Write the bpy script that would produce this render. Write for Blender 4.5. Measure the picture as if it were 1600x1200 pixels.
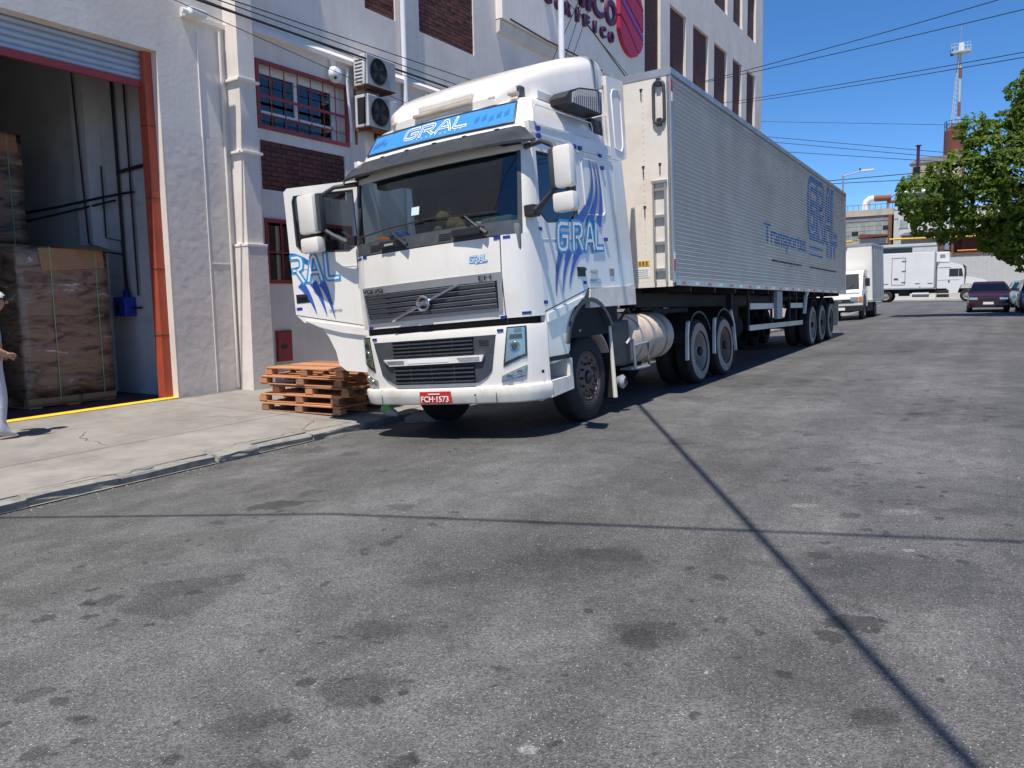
import bpy, bmesh, math, random
from mathutils import Vector, Matrix, Quaternion
for o in list(bpy.data.objects): bpy.data.objects.remove(o)
SC = bpy.context.scene
COL = SC.collection
RAD = math.radians
rng = random.Random(7)

# ---------------------------------------------------------------- camera
YAW, PITCH, ROLL, FPX = 0.56452, 0.10690, -0.01909, 1214.35
CAMP = Vector((0, 0, 1.5))
def cam_axes():
    cy, sy, cp, sp = math.cos(YAW), math.sin(YAW), math.cos(PITCH), math.sin(PITCH)
    fwd = Vector((-sy*cp, cy*cp, -sp)); right = Vector((cy, sy, 0)); up = right.cross(fwd)
    c, s = math.cos(ROLL), math.sin(ROLL)
    return c*right + s*up, -s*right + c*up, fwd
CR, CU, CF = cam_axes()
cd = bpy.data.cameras.new('camera'); cam = bpy.data.objects.new('camera', cd); COL.objects.link(cam)
cd.sensor_fit = 'HORIZONTAL'; cd.sensor_width = 36; cd.lens = 36*FPX/1600; cd.clip_start = 0.05; cd.clip_end = 3000
cm = Matrix((CR, CU, -CF)).transposed().to_4x4(); cm.translation = CAMP; cam.matrix_world = cm
SC.camera = cam
def pray(x, y): return ((x-800)/FPX)*CR + ((600-y)/FPX)*CU + CF
def atX(x, y, X): d = pray(x, y); return CAMP + d*((X-CAMP.x)/d.x)
def atY(x, y, Y): d = pray(x, y); return CAMP + d*((Y-CAMP.y)/d.y)

# ---------------------------------------------------------------- world, sun, exposure
SUN = Vector((0.06, -0.37, 0.93)).normalized()
W = bpy.data.worlds.new('World'); SC.world = W; W.use_nodes = True
nt = W.node_tree; sky = nt.nodes.new('ShaderNodeTexSky'); sky.sky_type = 'NISHITA'; sky.sun_disc = False
sky.sun_elevation = math.asin(SUN.z); sky.sun_rotation = RAD(180); sky.altitude = 50; sky.air_density = 0.7; sky.dust_density = 0.0; sky.ozone_density = 8.0
bg = nt.nodes['Background']; bg.inputs[1].default_value = 0.12; hs = nt.nodes.new('ShaderNodeHueSaturation'); hs.inputs['Saturation'].default_value = 1.14; nt.links.new(sky.outputs[0], hs.inputs['Color']); nt.links.new(hs.outputs[0], bg.inputs[0])
sl = bpy.data.lights.new('sun', 'SUN'); sl.energy = 4.4; sl.angle = RAD(0.53); sl.color = (1.0, 0.955, 0.88)
so = bpy.data.objects.new('sun', sl); COL.objects.link(so); so.rotation_euler = (-SUN).to_track_quat('-Z', 'Y').to_euler(); so.location = (0, -10, 40)
SC.view_settings.view_transform = 'Standard'; SC.view_settings.look = 'None'; SC.view_settings.gamma = 1; SC.view_settings.exposure = 0.5
SC.render.resolution_x = 1024; SC.render.resolution_y = 768
SC.cycles.max_bounces = 6; SC.cycles.diffuse_bounces = 3; SC.cycles.glossy_bounces = 3; SC.cycles.transparent_max_bounces = 10

# ---------------------------------------------------------------- materials
MATS = {}
def lin(c):
    return tuple(((v/12.92) if v <= 0.04045 else ((v+0.055)/1.055)**2.4) for v in c)
def mat(name, col, rough=0.6, metal=0.0, var=0.0, vscale=3.0, bump=0.0, bscale=40.0, dirt=None, dirt_amt=0.0, dscale=1.5, spec=0.5, coat=0.0, coords='Object', streak=None):
    """procedural principled material: noise colour variation, fine bump, patches of dirt"""
    if name in MATS: return MATS[name]
    m = bpy.data.materials.new(name); m.use_nodes = True; t = m.node_tree; N, L = t.nodes, t.links
    b = N['Principled BSDF']; b.inputs['Roughness'].default_value = rough; b.inputs['Metallic'].default_value = metal
    b.inputs['Specular IOR Level'].default_value = spec; b.inputs['Coat Weight'].default_value = coat; b.inputs['Coat Roughness'].default_value = 0.08
    tc = N.new('ShaderNodeTexCoord'); last = None
    rgb = N.new('ShaderNodeRGB'); rgb.outputs[0].default_value = (*col, 1); last = rgb.outputs[0]
    if var > 0:
        n = N.new('ShaderNodeTexNoise'); n.inputs['Scale'].default_value = vscale; n.inputs['Detail'].default_value = 3; n.inputs['Roughness'].default_value = 0.65
        L.new(tc.outputs[coords], n.inputs['Vector'])
        mr = N.new('ShaderNodeMapRange'); mr.inputs[1].default_value = 0.3; mr.inputs[2].default_value = 0.7; mr.inputs[3].default_value = 1-var; mr.inputs[4].default_value = 1+var
        L.new(n.outputs[0], mr.inputs[0])
        mx = N.new('ShaderNodeMix'); mx.data_type = 'RGBA'; mx.blend_type = 'MULTIPLY'; mx.inputs[0].default_value = 1
        cb = N.new('ShaderNodeCombineColor'); [L.new(mr.outputs[0], cb.inputs[i]) for i in range(3)]
        L.new(last, mx.inputs[6]); L.new(cb.outputs[0], mx.inputs[7]); last = mx.outputs[2]
        rr = N.new('ShaderNodeMapRange'); rr.inputs[3].default_value = max(0, rough-0.08); rr.inputs[4].default_value = min(1, rough+0.1)
        L.new(n.outputs[0], rr.inputs[0]); L.new(rr.outputs[0], b.inputs['Roughness'])
    if dirt:
        n2 = N.new('ShaderNodeTexNoise'); n2.inputs['Scale'].default_value = dscale; n2.inputs['Detail'].default_value = 5; n2.inputs['Roughness'].default_value = 0.7
        L.new(tc.outputs[coords], n2.inputs['Vector'])
        m2 = N.new('ShaderNodeMapRange'); m2.inputs[1].default_value = 0.46; m2.inputs[2].default_value = 0.72; m2.inputs[4].default_value = dirt_amt
        L.new(n2.outputs[0], m2.inputs[0])
        mx = N.new('ShaderNodeMix'); mx.data_type = 'RGBA'; L.new(m2.outputs[0], mx.inputs[0]); L.new(last, mx.inputs[6]); mx.inputs[7].default_value = (*dirt, 1); last = mx.outputs[2]
    if streak:   # vertical rain and grime runs: (colour, amount)
        mp = N.new('ShaderNodeMapping'); mp.inputs['Scale'].default_value = (5, 5, .35); L.new(tc.outputs[coords], mp.inputs[0])
        n4 = N.new('ShaderNodeTexNoise'); n4.inputs['Scale'].default_value = 1.6; n4.inputs['Detail'].default_value = 4; L.new(mp.outputs[0], n4.inputs['Vector'])
        m4 = N.new('ShaderNodeMapRange'); m4.inputs[1].default_value = 0.5; m4.inputs[2].default_value = 0.78; m4.inputs[4].default_value = streak[1]; L.new(n4.outputs[0], m4.inputs[0])
        mx = N.new('ShaderNodeMix'); mx.data_type = 'RGBA'; L.new(m4.outputs[0], mx.inputs[0]); L.new(last, mx.inputs[6]); mx.inputs[7].default_value = (*streak[0], 1); last = mx.outputs[2]
    L.new(last, b.inputs['Base Color'])
    if bump > 0:
        n3 = N.new('ShaderNodeTexNoise'); n3.inputs['Scale'].default_value = bscale; n3.inputs['Detail'].default_value = 3
        L.new(tc.outputs[coords], n3.inputs['Vector'])
        bp = N.new('ShaderNodeBump'); bp.inputs['Strength'].default_value = bump; bp.inputs['Distance'].default_value = 0.02
        L.new(n3.outputs[0], bp.inputs['Height']); L.new(bp.outputs[0], b.inputs['Normal'])
    MATS[name] = m; return m
def glass_mat(name, tint=(0.6, 0.68, 0.68), refl=0.5):
    if name in MATS: return MATS[name]
    m = bpy.data.materials.new(name); m.use_nodes = True; t = m.node_tree; N, L = t.nodes, t.links
    N.remove(N['Principled BSDF']); o = N['Material Output']
    tr = N.new('ShaderNodeBsdfTransparent'); tr.inputs[0].default_value = (*tint, 1)
    gl = N.new('ShaderNodeBsdfGlossy'); gl.inputs['Roughness'].default_value = 0.015; gl.inputs[0].default_value = (0.95, 0.98, 1, 1)
    fr = N.new('ShaderNodeFresnel'); fr.inputs[0].default_value = 1.52
    mm = N.new('ShaderNodeMath'); mm.operation = 'MULTIPLY_ADD'; mm.inputs[1].default_value = 1.0; mm.inputs[2].default_value = 0.03*refl; L.new(fr.outputs[0], mm.inputs[0])
    ge = N.new('ShaderNodeNewGeometry'); iv = N.new('ShaderNodeMath'); iv.operation = 'SUBTRACT'; iv.inputs[0].default_value = 1; L.new(ge.outputs['Backfacing'], iv.inputs[1]); m2 = N.new('ShaderNodeMath'); m2.operation = 'MULTIPLY'; L.new(mm.outputs[0], m2.inputs[0]); L.new(iv.outputs[0], m2.inputs[1])
    mx = N.new('ShaderNodeMixShader'); L.new(m2.outputs[0], mx.inputs[0]); L.new(tr.outputs[0], mx.inputs[1]); L.new(gl.outputs[0], mx.inputs[2]); L.new(mx.outputs[0], o.inputs[0])
    MATS[name] = m; return m

DUST = (0.42, 0.33, 0.25)
mat('truck_white', (0.80, 0.755, 0.685), 0.24, var=0.02, vscale=2, dirt=(0.50, 0.41, 0.31), dirt_amt=0.16, dscale=2.4, coat=0.7, streak=((.50, .42, .33), .13))
mat('truck_cream', (0.74, 0.70, 0.62), 0.42, var=0.05, vscale=4, dirt=(0.42, 0.33, 0.24), dirt_amt=0.5, dscale=3)
mat('truck_dusty', (0.55, 0.45, 0.36), 0.6, var=0.12, vscale=6, dirt=(0.25, 0.18, 0.13), dirt_amt=0.5, dscale=5)
mat('grey_plastic', (0.045, 0.052, 0.062), 0.5, var=0.12, vscale=8, dirt=(0.13, 0.11, 0.09), dirt_amt=0.25, dscale=4)
mat('visor_plastic', (0.03, 0.033, 0.038), 0.28, var=0.1, vscale=6, dirt=(0.09, 0.08, 0.07), dirt_amt=0.3)
mat('dark_plastic', (0.018, 0.019, 0.022), 0.5, var=0.15, vscale=8)
mat('black_void', (0.008, 0.008, 0.009), 0.8)
mat('chassis', (0.011, 0.011, 0.012), 0.65, var=0.3, vscale=5, dirt=(0.035, 0.027, 0.02), dirt_amt=0.6)
mat('tyre', (0.013, 0.013, 0.014), 0.8, var=0.25, vscale=9, dirt=(0.055, 0.046, 0.04), dirt_amt=0.35, bump=0.15)
mat('tyre_dusty', (0.36, 0.30, 0.24), 0.9, var=0.2, vscale=7, dirt=(0.06, 0.05, 0.045), dirt_amt=0.5, dscale=3)
mat('rim_rust', (0.20, 0.13, 0.09), 0.75, var=0.25, vscale=9, dirt=(0.04, 0.032, 0.028), dirt_amt=0.6, dscale=6)
mat('rim_steel', (0.30, 0.265, 0.225), 0.55, 0.15, var=0.2, vscale=6, dirt=(0.12, 0.10, 0.08), dirt_amt=0.6, dscale=4)
mat('chrome', (0.55, 0.56, 0.58), 0.18, 0.9, var=0.08)
mat('alu', (0.50, 0.50, 0.50), 0.36, 0.75, var=0.1, vscale=2, dirt=(0.3, 0.27, 0.23), dirt_amt=0.35)
mat('grille_silver', (0.36, 0.36, 0.36), 0.4, 0.5, var=0.08)
mat('blue_decal', (0.035, 0.105, 0.42), 0.4)
mat('cyan_decal', (0.03, 0.30, 0.62), 0.4)
mat('sign_blue', (0.045, 0.25, 0.60), 0.3, var=0.05)
mat('sign_blue_dark', (0.035, 0.15, 0.45), 0.3)
mat('decal_white', (0.80, 0.80, 0.78), 0.4)
mat('sticker_blue', (0.01, 0.03, 0.25), 0.5)
mat('plate_red', (0.50, 0.025, 0.02), 0.45, var=0.05)
mat('black_print', (0.02, 0.02, 0.025), 0.5)
mat('grey_print', (0.25, 0.25, 0.25), 0.5)
mat('reflector_red', (0.45, 0.015, 0.02), 0.25)
mat('lamp_orange', (0.75, 0.22, 0.02), 0.3)
mat('lamp_chrome', (0.62, 0.66, 0.70), 0.2, 0.85, var=0.1, vscale=14)
mat('lamp_old', (0.38, 0.33, 0.20), 0.35, 0.5, var=0.4, vscale=22)
glass_mat('windshield', (0.66, 0.74, 0.73), 1.2); glass_mat('side_glass', (0.5, 0.54, 0.55), 1.2); glass_mat('lens', (0.85, 0.9, 0.92)); glass_mat('building_glass', (0.30, 0.34, 0.36), 1.5)
mat('interior_dark', (0.035, 0.038, 0.042), 0.8, var=0.2)
mat('dash', (0.13, 0.15, 0.15), 0.7, var=0.1)
mat('seat', (0.045, 0.04, 0.045), 0.9, var=0.2)
mat('curtain', (0.22, 0.05, 0.06), 0.9, var=0.2)
mat('plush', (0.24, 0.13, 0.05), 0.95, var=0.3, vscale=30, bump=0.8, bscale=90)
mat('orange_cloth', (0.75, 0.16, 0.03), 0.8, var=0.1)
mat('blue_cloth', (0.03, 0.08, 0.28), 0.8, var=0.15)
mat('paper', (0.55, 0.66, 0.68), 0.7)
# building
mat('wall_paint', (0.74, 0.665, 0.59), 0.85, var=0.06, vscale=0.9, dirt=(0.45, 0.41, 0.38), dirt_amt=0.32, dscale=0.8, bump=0.12, bscale=14, streak=((.40, .36, .33), .22))
mat('wall_rough', (0.71, 0.635, 0.565), 0.9, var=0.06, vscale=1.5, dirt=(0.40, 0.37, 0.35), dirt_amt=0.3, dscale=1.2, bump=0.22, bscale=9)
mat('wall_white', (0.80, 0.74, 0.67), 0.8, streak=((.5, .46, .42), .25), var=0.04, vscale=1.2, dirt=(0.5, 0.48, 0.45), dirt_amt=0.2, dscale=1.0, bump=0.1, bscale=20)
mat('band_cream', (0.62, 0.57, 0.50), 0.85, var=0.06, vscale=2, dirt=(0.38, 0.35, 0.30), dirt_amt=0.35, bump=0.2, bscale=15)
mat('wall_grey', (0.42, 0.41, 0.42), 0.9, var=0.1, vscale=2, dirt=(0.28, 0.27, 0.26), dirt_amt=0.5, bump=0.2, bscale=20)
mat('red_paint', (0.30, 0.035, 0.035), 0.5, var=0.12, vscale=4, dirt=(0.14, 0.03, 0.03), dirt_amt=0.4)
mat('red_orange', (0.42, 0.075, 0.035), 0.55, var=0.12, vscale=4, dirt=(0.22, 0.05, 0.03), dirt_amt=0.5)
mat('brick', (0.13, 0.045, 0.035), 0.85, var=0.28, vscale=6, bump=0.35, bscale=60)
mat('brick_dark', (0.085, 0.032, 0.028), 0.85, var=0.3, vscale=6, bump=0.35, bscale=60)
mat('mortar', (0.035, 0.025, 0.024), 0.95, var=0.2)
mat('shutter', (0.36, 0.44, 0.54), 0.42, 0.35, var=0.06, vscale=2)
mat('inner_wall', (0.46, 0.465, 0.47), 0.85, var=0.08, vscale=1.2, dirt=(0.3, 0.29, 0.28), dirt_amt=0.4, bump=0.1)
mat('inner_floor', (0.11, 0.045, 0.04), 0.6, var=0.25, vscale=2, dirt=(0.04, 0.03, 0.03), dirt_amt=0.7)
mat('pipe_black', (0.012, 0.012, 0.015), 0.5)
mat('cable', (0.016, 0.016, 0.019), 0.6)
mat('electric_blue', (0.01, 0.035, 0.30), 0.45, var=0.1)
mat('yellow_paint', (0.78, 0.50, 0.02), 0.7, var=0.1, vscale=5, dirt=(0.35, 0.25, 0.1), dirt_amt=0.4, dscale=6)
mat('ac_white', (0.62, 0.62, 0.61), 0.45, var=0.05, dirt=(0.36, 0.32, 0.27), dirt_amt=0.45, dscale=5)
mat('ac_grey', (0.34, 0.35, 0.36), 0.5, var=0.08, dirt=(0.2, 0.18, 0.16), dirt_amt=0.4, dscale=5)
mat('rust', (0.20, 0.085, 0.045), 0.85, var=0.35, vscale=5, bump=0.3)
mat('pvc_white', (0.74, 0.75, 0.76), 0.5, var=0.04)
mat('sign_purple', (0.085, 0.012, 0.055), 0.45)
mat('sign_red', (0.42, 0.012, 0.045), 0.45)
mat('sign_violet', (0.24, 0.05, 0.26), 0.45)
mat('cardboard', (0.34, 0.19, 0.10), 0.9, var=0.12, vscale=5)
mat('strap_green', (0.22, 0.42, 0.24), 0.5)
mat('wood', (0.54, 0.25, 0.115), 0.85, var=0.25, vscale=3, dirt=(0.30, 0.15, 0.08), dirt_amt=0.5, dscale=3, bump=0.3, bscale=60)
mat('wood_dark', (0.30, 0.15, 0.08), 0.9, var=0.3, vscale=3, bump=0.3, bscale=60)
mat('skin', (0.40, 0.21, 0.14), 0.6, var=0.08)
mat('shirt_blue', (0.22, 0.29, 0.46), 0.85, var=0.06, bump=0.3, bscale=14)
mat('trousers_grey', (0.45, 0.46, 0.50), 0.85, var=0.06, bump=0.3, bscale=14)
mat('trousers_navy', (0.016, 0.020, 0.035), 0.9, var=0.2)
mat('hivis_green', (0.12, 0.50, 0.10), 0.7)
mat('hair_white', (0.62, 0.60, 0.58), 0.8, var=0.25, vscale=40, bump=0.8, bscale=80)
mat('shoe', (0.05, 0.05, 0.06), 0.6)
mat('shoe_pale', (0.45, 0.43, 0.40), 0.7)
mat('van_white', (0.78, 0.76, 0.72), 0.35, var=0.04, dirt=(0.5, 0.46, 0.4), dirt_amt=0.2, coat=0.3)
mat('box_grey', (0.34, 0.35, 0.36), 0.5, 0.3, var=0.1, vscale=2)
mat('car_maroon', (0.034, 0.003, 0.004), 0.3, var=0.04, coat=0.45)
mat('car_blue', (0.02, 0.05, 0.16), 0.25, coat=0.8)
mat('car_green', (0.12, 0.26, 0.25), 0.3, coat=0.8)
mat('bark', (0.11, 0.075, 0.05), 0.95, var=0.3, vscale=6, bump=0.8, bscale=18)
mat('concrete', (0.255, 0.23, 0.205), 0.9, var=0.16, vscale=1.1, dirt=(0.13, 0.115, 0.10), dirt_amt=0.7, dscale=1.3, bump=0.25, bscale=50)
mat('kerb_stone', (0.25, 0.235, 0.21), 0.95, var=0.2, vscale=6, dirt=(0.13, 0.12, 0.11), dirt_amt=0.8, dscale=5, bump=0.8, bscale=14)
mat('joint_dark', (0.06, 0.055, 0.05), 0.95)
mat('factory_beige', (0.50, 0.42, 0.33), 0.9, var=0.1, vscale=0.6, dirt=(0.25, 0.2, 0.16), dirt_amt=0.5, dscale=0.7)
mat('factory_white', (0.60, 0.59, 0.56), 0.9, var=0.08, vscale=0.6, dirt=(0.34, 0.31, 0.28), dirt_amt=0.5, dscale=0.6)
mat('factory_grey', (0.26, 0.25, 0.25), 0.9, var=0.12, vscale=0.6, dirt=(0.12, 0.10, 0.09), dirt_amt=0.5)
mat('tank_red', (0.16, 0.05, 0.035), 0.8, var=0.2, vscale=1, dirt=(0.11, 0.05, 0.035), dirt_amt=0.6)
mat('pipe_yellow', (0.70, 0.42, 0.02), 0.6)
mat('mast_paint', (0.42, 0.48, 0.46), 0.7, var=0.1)
mat('galv', (0.42, 0.43, 0.44), 0.5, 0.6, var=0.1)
mat('window_dark', (0.03, 0.035, 0.04), 0.2)
mat('window_pale', (0.30, 0.33, 0.29), 0.4, var=0.3, vscale=1.2)

# ---------------------------------------------------------------- mesh builder
class MB:
    def __init__(s): s.v = []; s.f = []; s.smooth = False
    def add(s, vs, fs):
        o = len(s.v); s.v += [tuple(p) for p in vs]; s.f += [tuple(i+o for i in f) for f in fs]; return s
    def box(s, a, b, M=None):
        x0, y0, z0 = a; x1, y1, z1 = b
        p = [(x0,y0,z0),(x1,y0,z0),(x1,y1,z0),(x0,y1,z0),(x0,y0,z1),(x1,y0,z1),(x1,y1,z1),(x0,y1,z1)]
        if M is not None: p = [M @ Vector(q) for q in p]
        return s.add(p, [(0,3,2,1),(4,5,6,7),(0,1,5,4),(1,2,6,5),(2,3,7,6),(3,0,4,7)])
    def bbox(s, a, b, r=0.02, M=None):
        """box with chamfered vertical+horizontal edges (rounded box, 1 segment)"""
        bm = bmesh.new(); x0, y0, z0 = a; x1, y1, z1 = b
        bmesh.ops.create_cube(bm, size=1)
        for q in bm.verts: q.co = Vector(((x0+x1)/2+q.co.x*(x1-x0), (y0+y1)/2+q.co.y*(y1-y0), (z0+z1)/2+q.co.z*(z1-z0)))
        bmesh.ops.bevel(bm, geom=bm.edges[:], offset=r, segments=2, affect='EDGES', profile=0.6)
        if M is not None: bm.transform(M)
        bm.verts.index_update(); s.add([q.co[:] for q in bm.verts], [[q.index for q in f.verts] for f in bm.faces]); bm.free(); return s
    def tube(s, pts, r, n=8, caps=True):
        pts = [Vector(p) for p in pts]; rs = r if isinstance(r, (list, tuple)) else [r]*len(pts); o = len(s.v); up = None
        for i, p in enumerate(pts):
            d = (pts[min(i+1, len(pts)-1)] - pts[max(i-1, 0)]).normalized()
            if up is None: up = Vector((0,0,1)) if abs(d.z) < 0.9 else Vector((1,0,0))
            a = d.cross(up).normalized(); b = a.cross(d).normalized(); up = b
            for k in range(n):
                th = 2*math.pi*k/n; q = p + (a*math.cos(th) + b*math.sin(th))*rs[i]; s.v.append(tuple(q))
        for i in range(len(pts)-1):
            for k in range(n):
                s.f.append((o+i*n+k, o+i*n+(k+1)%n, o+(i+1)*n+(k+1)%n, o+(i+1)*n+k))
        if caps:
            s.f.append(tuple(o+k for k in reversed(range(n)))); e = o+(len(pts)-1)*n; s.f.append(tuple(e+k for k in range(n)))
        return s
    def lathe(s, prof, n=28, M=None, closed=False):
        """profile of (axial, radius); axis = local x"""
        o = len(s.v); m = len(prof)
        for k in range(n):
            th = 2*math.pi*k/n
            for a, r in prof:
                q = Vector((a, r*math.cos(th), r*math.sin(th)))
                s.v.append(tuple(M @ q if M is not None else q))
        for k in range(n):
            for j in range(m if closed else m-1):
                s.f.append((o+k*m+j, o+k*m+(j+1)%m, o+((k+1)%n)*m+(j+1)%m, o+((k+1)%n)*m+j))
        return s
    def grid(s, P, th=None, nrm=None):
        """P[i][j] points -> quads; optional thickness along per-point inward vector nrm(i,j)"""
        n, m = len(P), len(P[0]); o = len(s.v)
        for r in P: s.v += [tuple(q) for q in r]
        for i in range(n-1):
            for j in range(m-1): s.f.append((o+i*m+j, o+i*m+j+1, o+(i+1)*m+j+1, o+(i+1)*m+j))
        if th:
            o2 = len(s.v)
            for i in range(n):
                for j in range(m):
                    a = Vector(P[min(i+1,n-1)][j])-Vector(P[max(i-1,0)][j]); b = Vector(P[i][min(j+1,m-1)])-Vector(P[i][max(j-1,0)])
                    q = a.cross(b); q = q.normalized() if q.length > 1e-9 else Vector((0,0,0)); s.v.append(tuple(Vector(P[i][j]) + q*th))
            for i in range(n-1):
                for j in range(m-1): s.f.append((o2+i*m+j, o2+(i+1)*m+j, o2+(i+1)*m+j+1, o2+i*m+j+1))
            ring = [(0,j) for j in range(m)] + [(i,m-1) for i in range(1,n)] + [(n-1,j) for j in range(m-2,-1,-1)] + [(i,0) for i in range(n-2,0,-1)]
            for k in range(len(ring)):
                a = ring[k][0]*m+ring[k][1]; b = ring[(k+1)%len(ring)]; b = b[0]*m+b[1]
                s.f.append((o+a, o2+a, o2+b, o+b))
        return s
    def prism(s, poly, axis, a, b, M=None):
        """polygon (2D) extruded along axis from a to b; for axis x poly=(y,z), y: (x,z), z: (x,y)"""
        def P(q, t): return (t, q[0], q[1]) if axis == 'x' else ((q[0], t, q[1]) if axis == 'y' else (q[0], q[1], t))
        n = len(poly); p = [P(q, a) for q in poly] + [P(q, b) for q in poly]
        if M is not None: p = [M @ Vector(q) for q in p]
        return s.add(p, [tuple(range(n-1, -1, -1)), tuple(range(n, 2*n))] + [(k, (k+1)%n, n+(k+1)%n, n+k) for k in range(n)])
    def mesh(s, name, m=None, smooth=None):
        me = bpy.data.meshes.new(name); me.from_pydata(s.v, [], s.f)
        bm = bmesh.new(); bm.from_mesh(me)
        if smooth != 'open': bmesh.ops.recalc_face_normals(bm, faces=bm.faces)
        bm.to_mesh(me); bm.free()
        if m: me.materials.append(MATS[m])
        if smooth:
            me.polygons.foreach_set('use_smooth', [True]*len(me.polygons))
            try: me.set_sharp_from_angle(angle=RAD(38))
            except Exception: pass
        me.update(); return me
    def build(s, name, m, parent=None, smooth=None):
        o = bpy.data.objects.new(name, s.mesh(name, m, smooth)); COL.objects.link(o)
        if parent is not None: o.parent = parent
        return o
def empty(name, loc=(0,0,0), rot=None, M=None):
    o = bpy.data.objects.new(name, None); COL.objects.link(o); o.empty_display_size = 0.2
    if M is not None: o.matrix_world = M
    else: o.location = loc
    if rot: o.rotation_euler = rot
    return o
def tag(o, label, cat, group=None):
    o['label'] = label; o['category'] = cat
    if group: o['group'] = group
    return o
def struct(o, kind='structure'): o['kind'] = kind; return o
def inst(name, me, parent=None, M=None):
    o = bpy.data.objects.new(name, me); COL.objects.link(o)
    if parent is not None: o.parent = parent
    if M is not None: o.matrix_local = M
    return o
def TR(x=0, y=0, z=0, rz=0, rx=0, ry=0, s=None):
    M = Matrix.Translation((x, y, z)) @ Matrix.Rotation(rz, 4, 'Z') @ Matrix.Rotation(rx, 4, 'X') @ Matrix.Rotation(ry, 4, 'Y')
    if s: M = M @ Matrix.Diagonal((*s, 1))
    return M
def copy_tree(o, parent=None):
    c = o.copy(); COL.objects.link(c); c.parent = parent
    for ch in list(o.children): copy_tree(ch, c)
    return c

# ---------------------------------------------------------------- lettering
def text_mesh(txt, size, m, depth=0.0, name='lettering', sx=1.0, shear=0.0, space=1.0, thick=0.0):
    cu = bpy.data.curves.new(name, 'FONT'); cu.body = txt; cu.size = size; cu.extrude = depth; cu.shear = shear; cu.space_character = space; cu.offset = thick
    cu.resolution_u = 3
    ob = bpy.data.objects.new(name, cu); COL.objects.link(ob)
    dg = bpy.context.evaluated_depsgraph_get(); me = bpy.data.meshes.new_from_object(ob.evaluated_get(dg))
    bpy.data.objects.remove(ob); bpy.data.curves.remove(cu)
    for v in me.vertices: v.co.x *= sx
    me.materials.clear(); me.materials.append(MATS[m]); return me
def text_box(me):
    xs = [v.co.x for v in me.vertices]; ys = [v.co.y for v in me.vertices]; return min(xs), max(xs), min(ys), max(ys)
def put_text(txt, m, parent, org, xd, yd, width=None, height=None, depth=0.0015, name='lettering', shear=0, thick=0.0, space=1.0):
    """fit text in a box: org = lower-left corner, xd / yd = unit directions in parent's space"""
    me = text_mesh(txt, 1.0, m, depth, name, 1.0, shear, space, thick); x0, x1, y0, y1 = text_box(me)
    kx = width/(x1-x0) if width else None; ky = height/(y1-y0) if height else None
    kx = kx or ky; ky = ky or kx
    X, Y = Vector(xd).normalized(), Vector(yd).normalized(); Z = X.cross(Y).normalized()
    for v in me.vertices:
        a, b, c = (v.co.x-x0)*kx, (v.co.y-y0)*ky, v.co.z
        v.co = Vector(org) + X*a + Y*b + Z*c
    o = bpy.data.objects.new(name, me); COL.objects.link(o)
    if parent is not None: o.parent = parent
    return o
GR = {'G': [[(0.92,0.98),(0.28,1.0),(0.06,0.9),(0.0,0.7),(0.0,0.3),(0.06,0.1),(0.28,0.0),(0.7,0.0),(0.88,0.08),(0.94,0.25),(0.94,0.5),(0.5,0.5)]],
      'R': [[(0,0),(0,1),(0.65,1),(0.86,0.93),(0.92,0.75),(0.86,0.55),(0.65,0.47),(0.3,0.47)],[(0.5,0.47),(0.95,0.0)]],
      'A': [[(0,0),(0.38,0.93),(0.5,1),(0.62,0.93),(1.0,0.0)],[(0.26,0.32),(0.74,0.32)]],
      'L': [[(0,1),(0,0.1),(0.1,0),(0.8,0)]]}
def ribbon(mb, pts, w, z, place):
    """flat ribbon of width w along 2D polyline with mitred joins; place(x,y,z)->point"""
    n = len(pts); L, R = [], []
    for i in range(n):
        a = Vector(pts[max(i-1,0)]); b = Vector(pts[i]); c = Vector(pts[min(i+1,n-1)])
        d1 = (b-a).normalized() if i > 0 else (c-b).normalized(); d2 = (c-b).normalized() if i < n-1 else d1
        n1, n2 = Vector((-d1.y, d1.x)), Vector((-d2.y, d2.x)); m = (n1+n2).normalized(); k = 1/max(0.45, m.dot(n1))
        if i == 0: b = b - d1*w*0.5
        if i == n-1: b = b + d2*w*0.5
        L.append(b + m*k*w/2); R.append(b - m*k*w/2)
    o = len(mb.v)
    for l, r in zip(L, R): mb.v += [tuple(place(l.x, l.y, z)), tuple(place(r.x, r.y, z))]
    for i in range(n-1): mb.f.append((o+2*i, o+2*i+1, o+2*i+3, o+2*i+2))
def gral(parent, letters, H, lw, pitch, place, mo, mi, shear=0.0, name='lettering', base=0.0, wide=0.62, inner=0.36):
    """inline letters: a broad outer stroke with a narrower inner stroke on top"""
    x = 0.0
    for ch in letters:
        a, b = MB(), MB()
        for st in GR[ch]:
            p = [((q[0]*wide*H + shear*q[1]*H + x), q[1]*H) for q in st]
            ribbon(a, p, lw, base, place); ribbon(b, p, lw*inner, base+0.0025, place)
        o = a.build(name, mo, parent, 'open'); b.build('inner_stroke', mi, o, 'open'); x += pitch[ch] if isinstance(pitch, dict) else pitch
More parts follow.
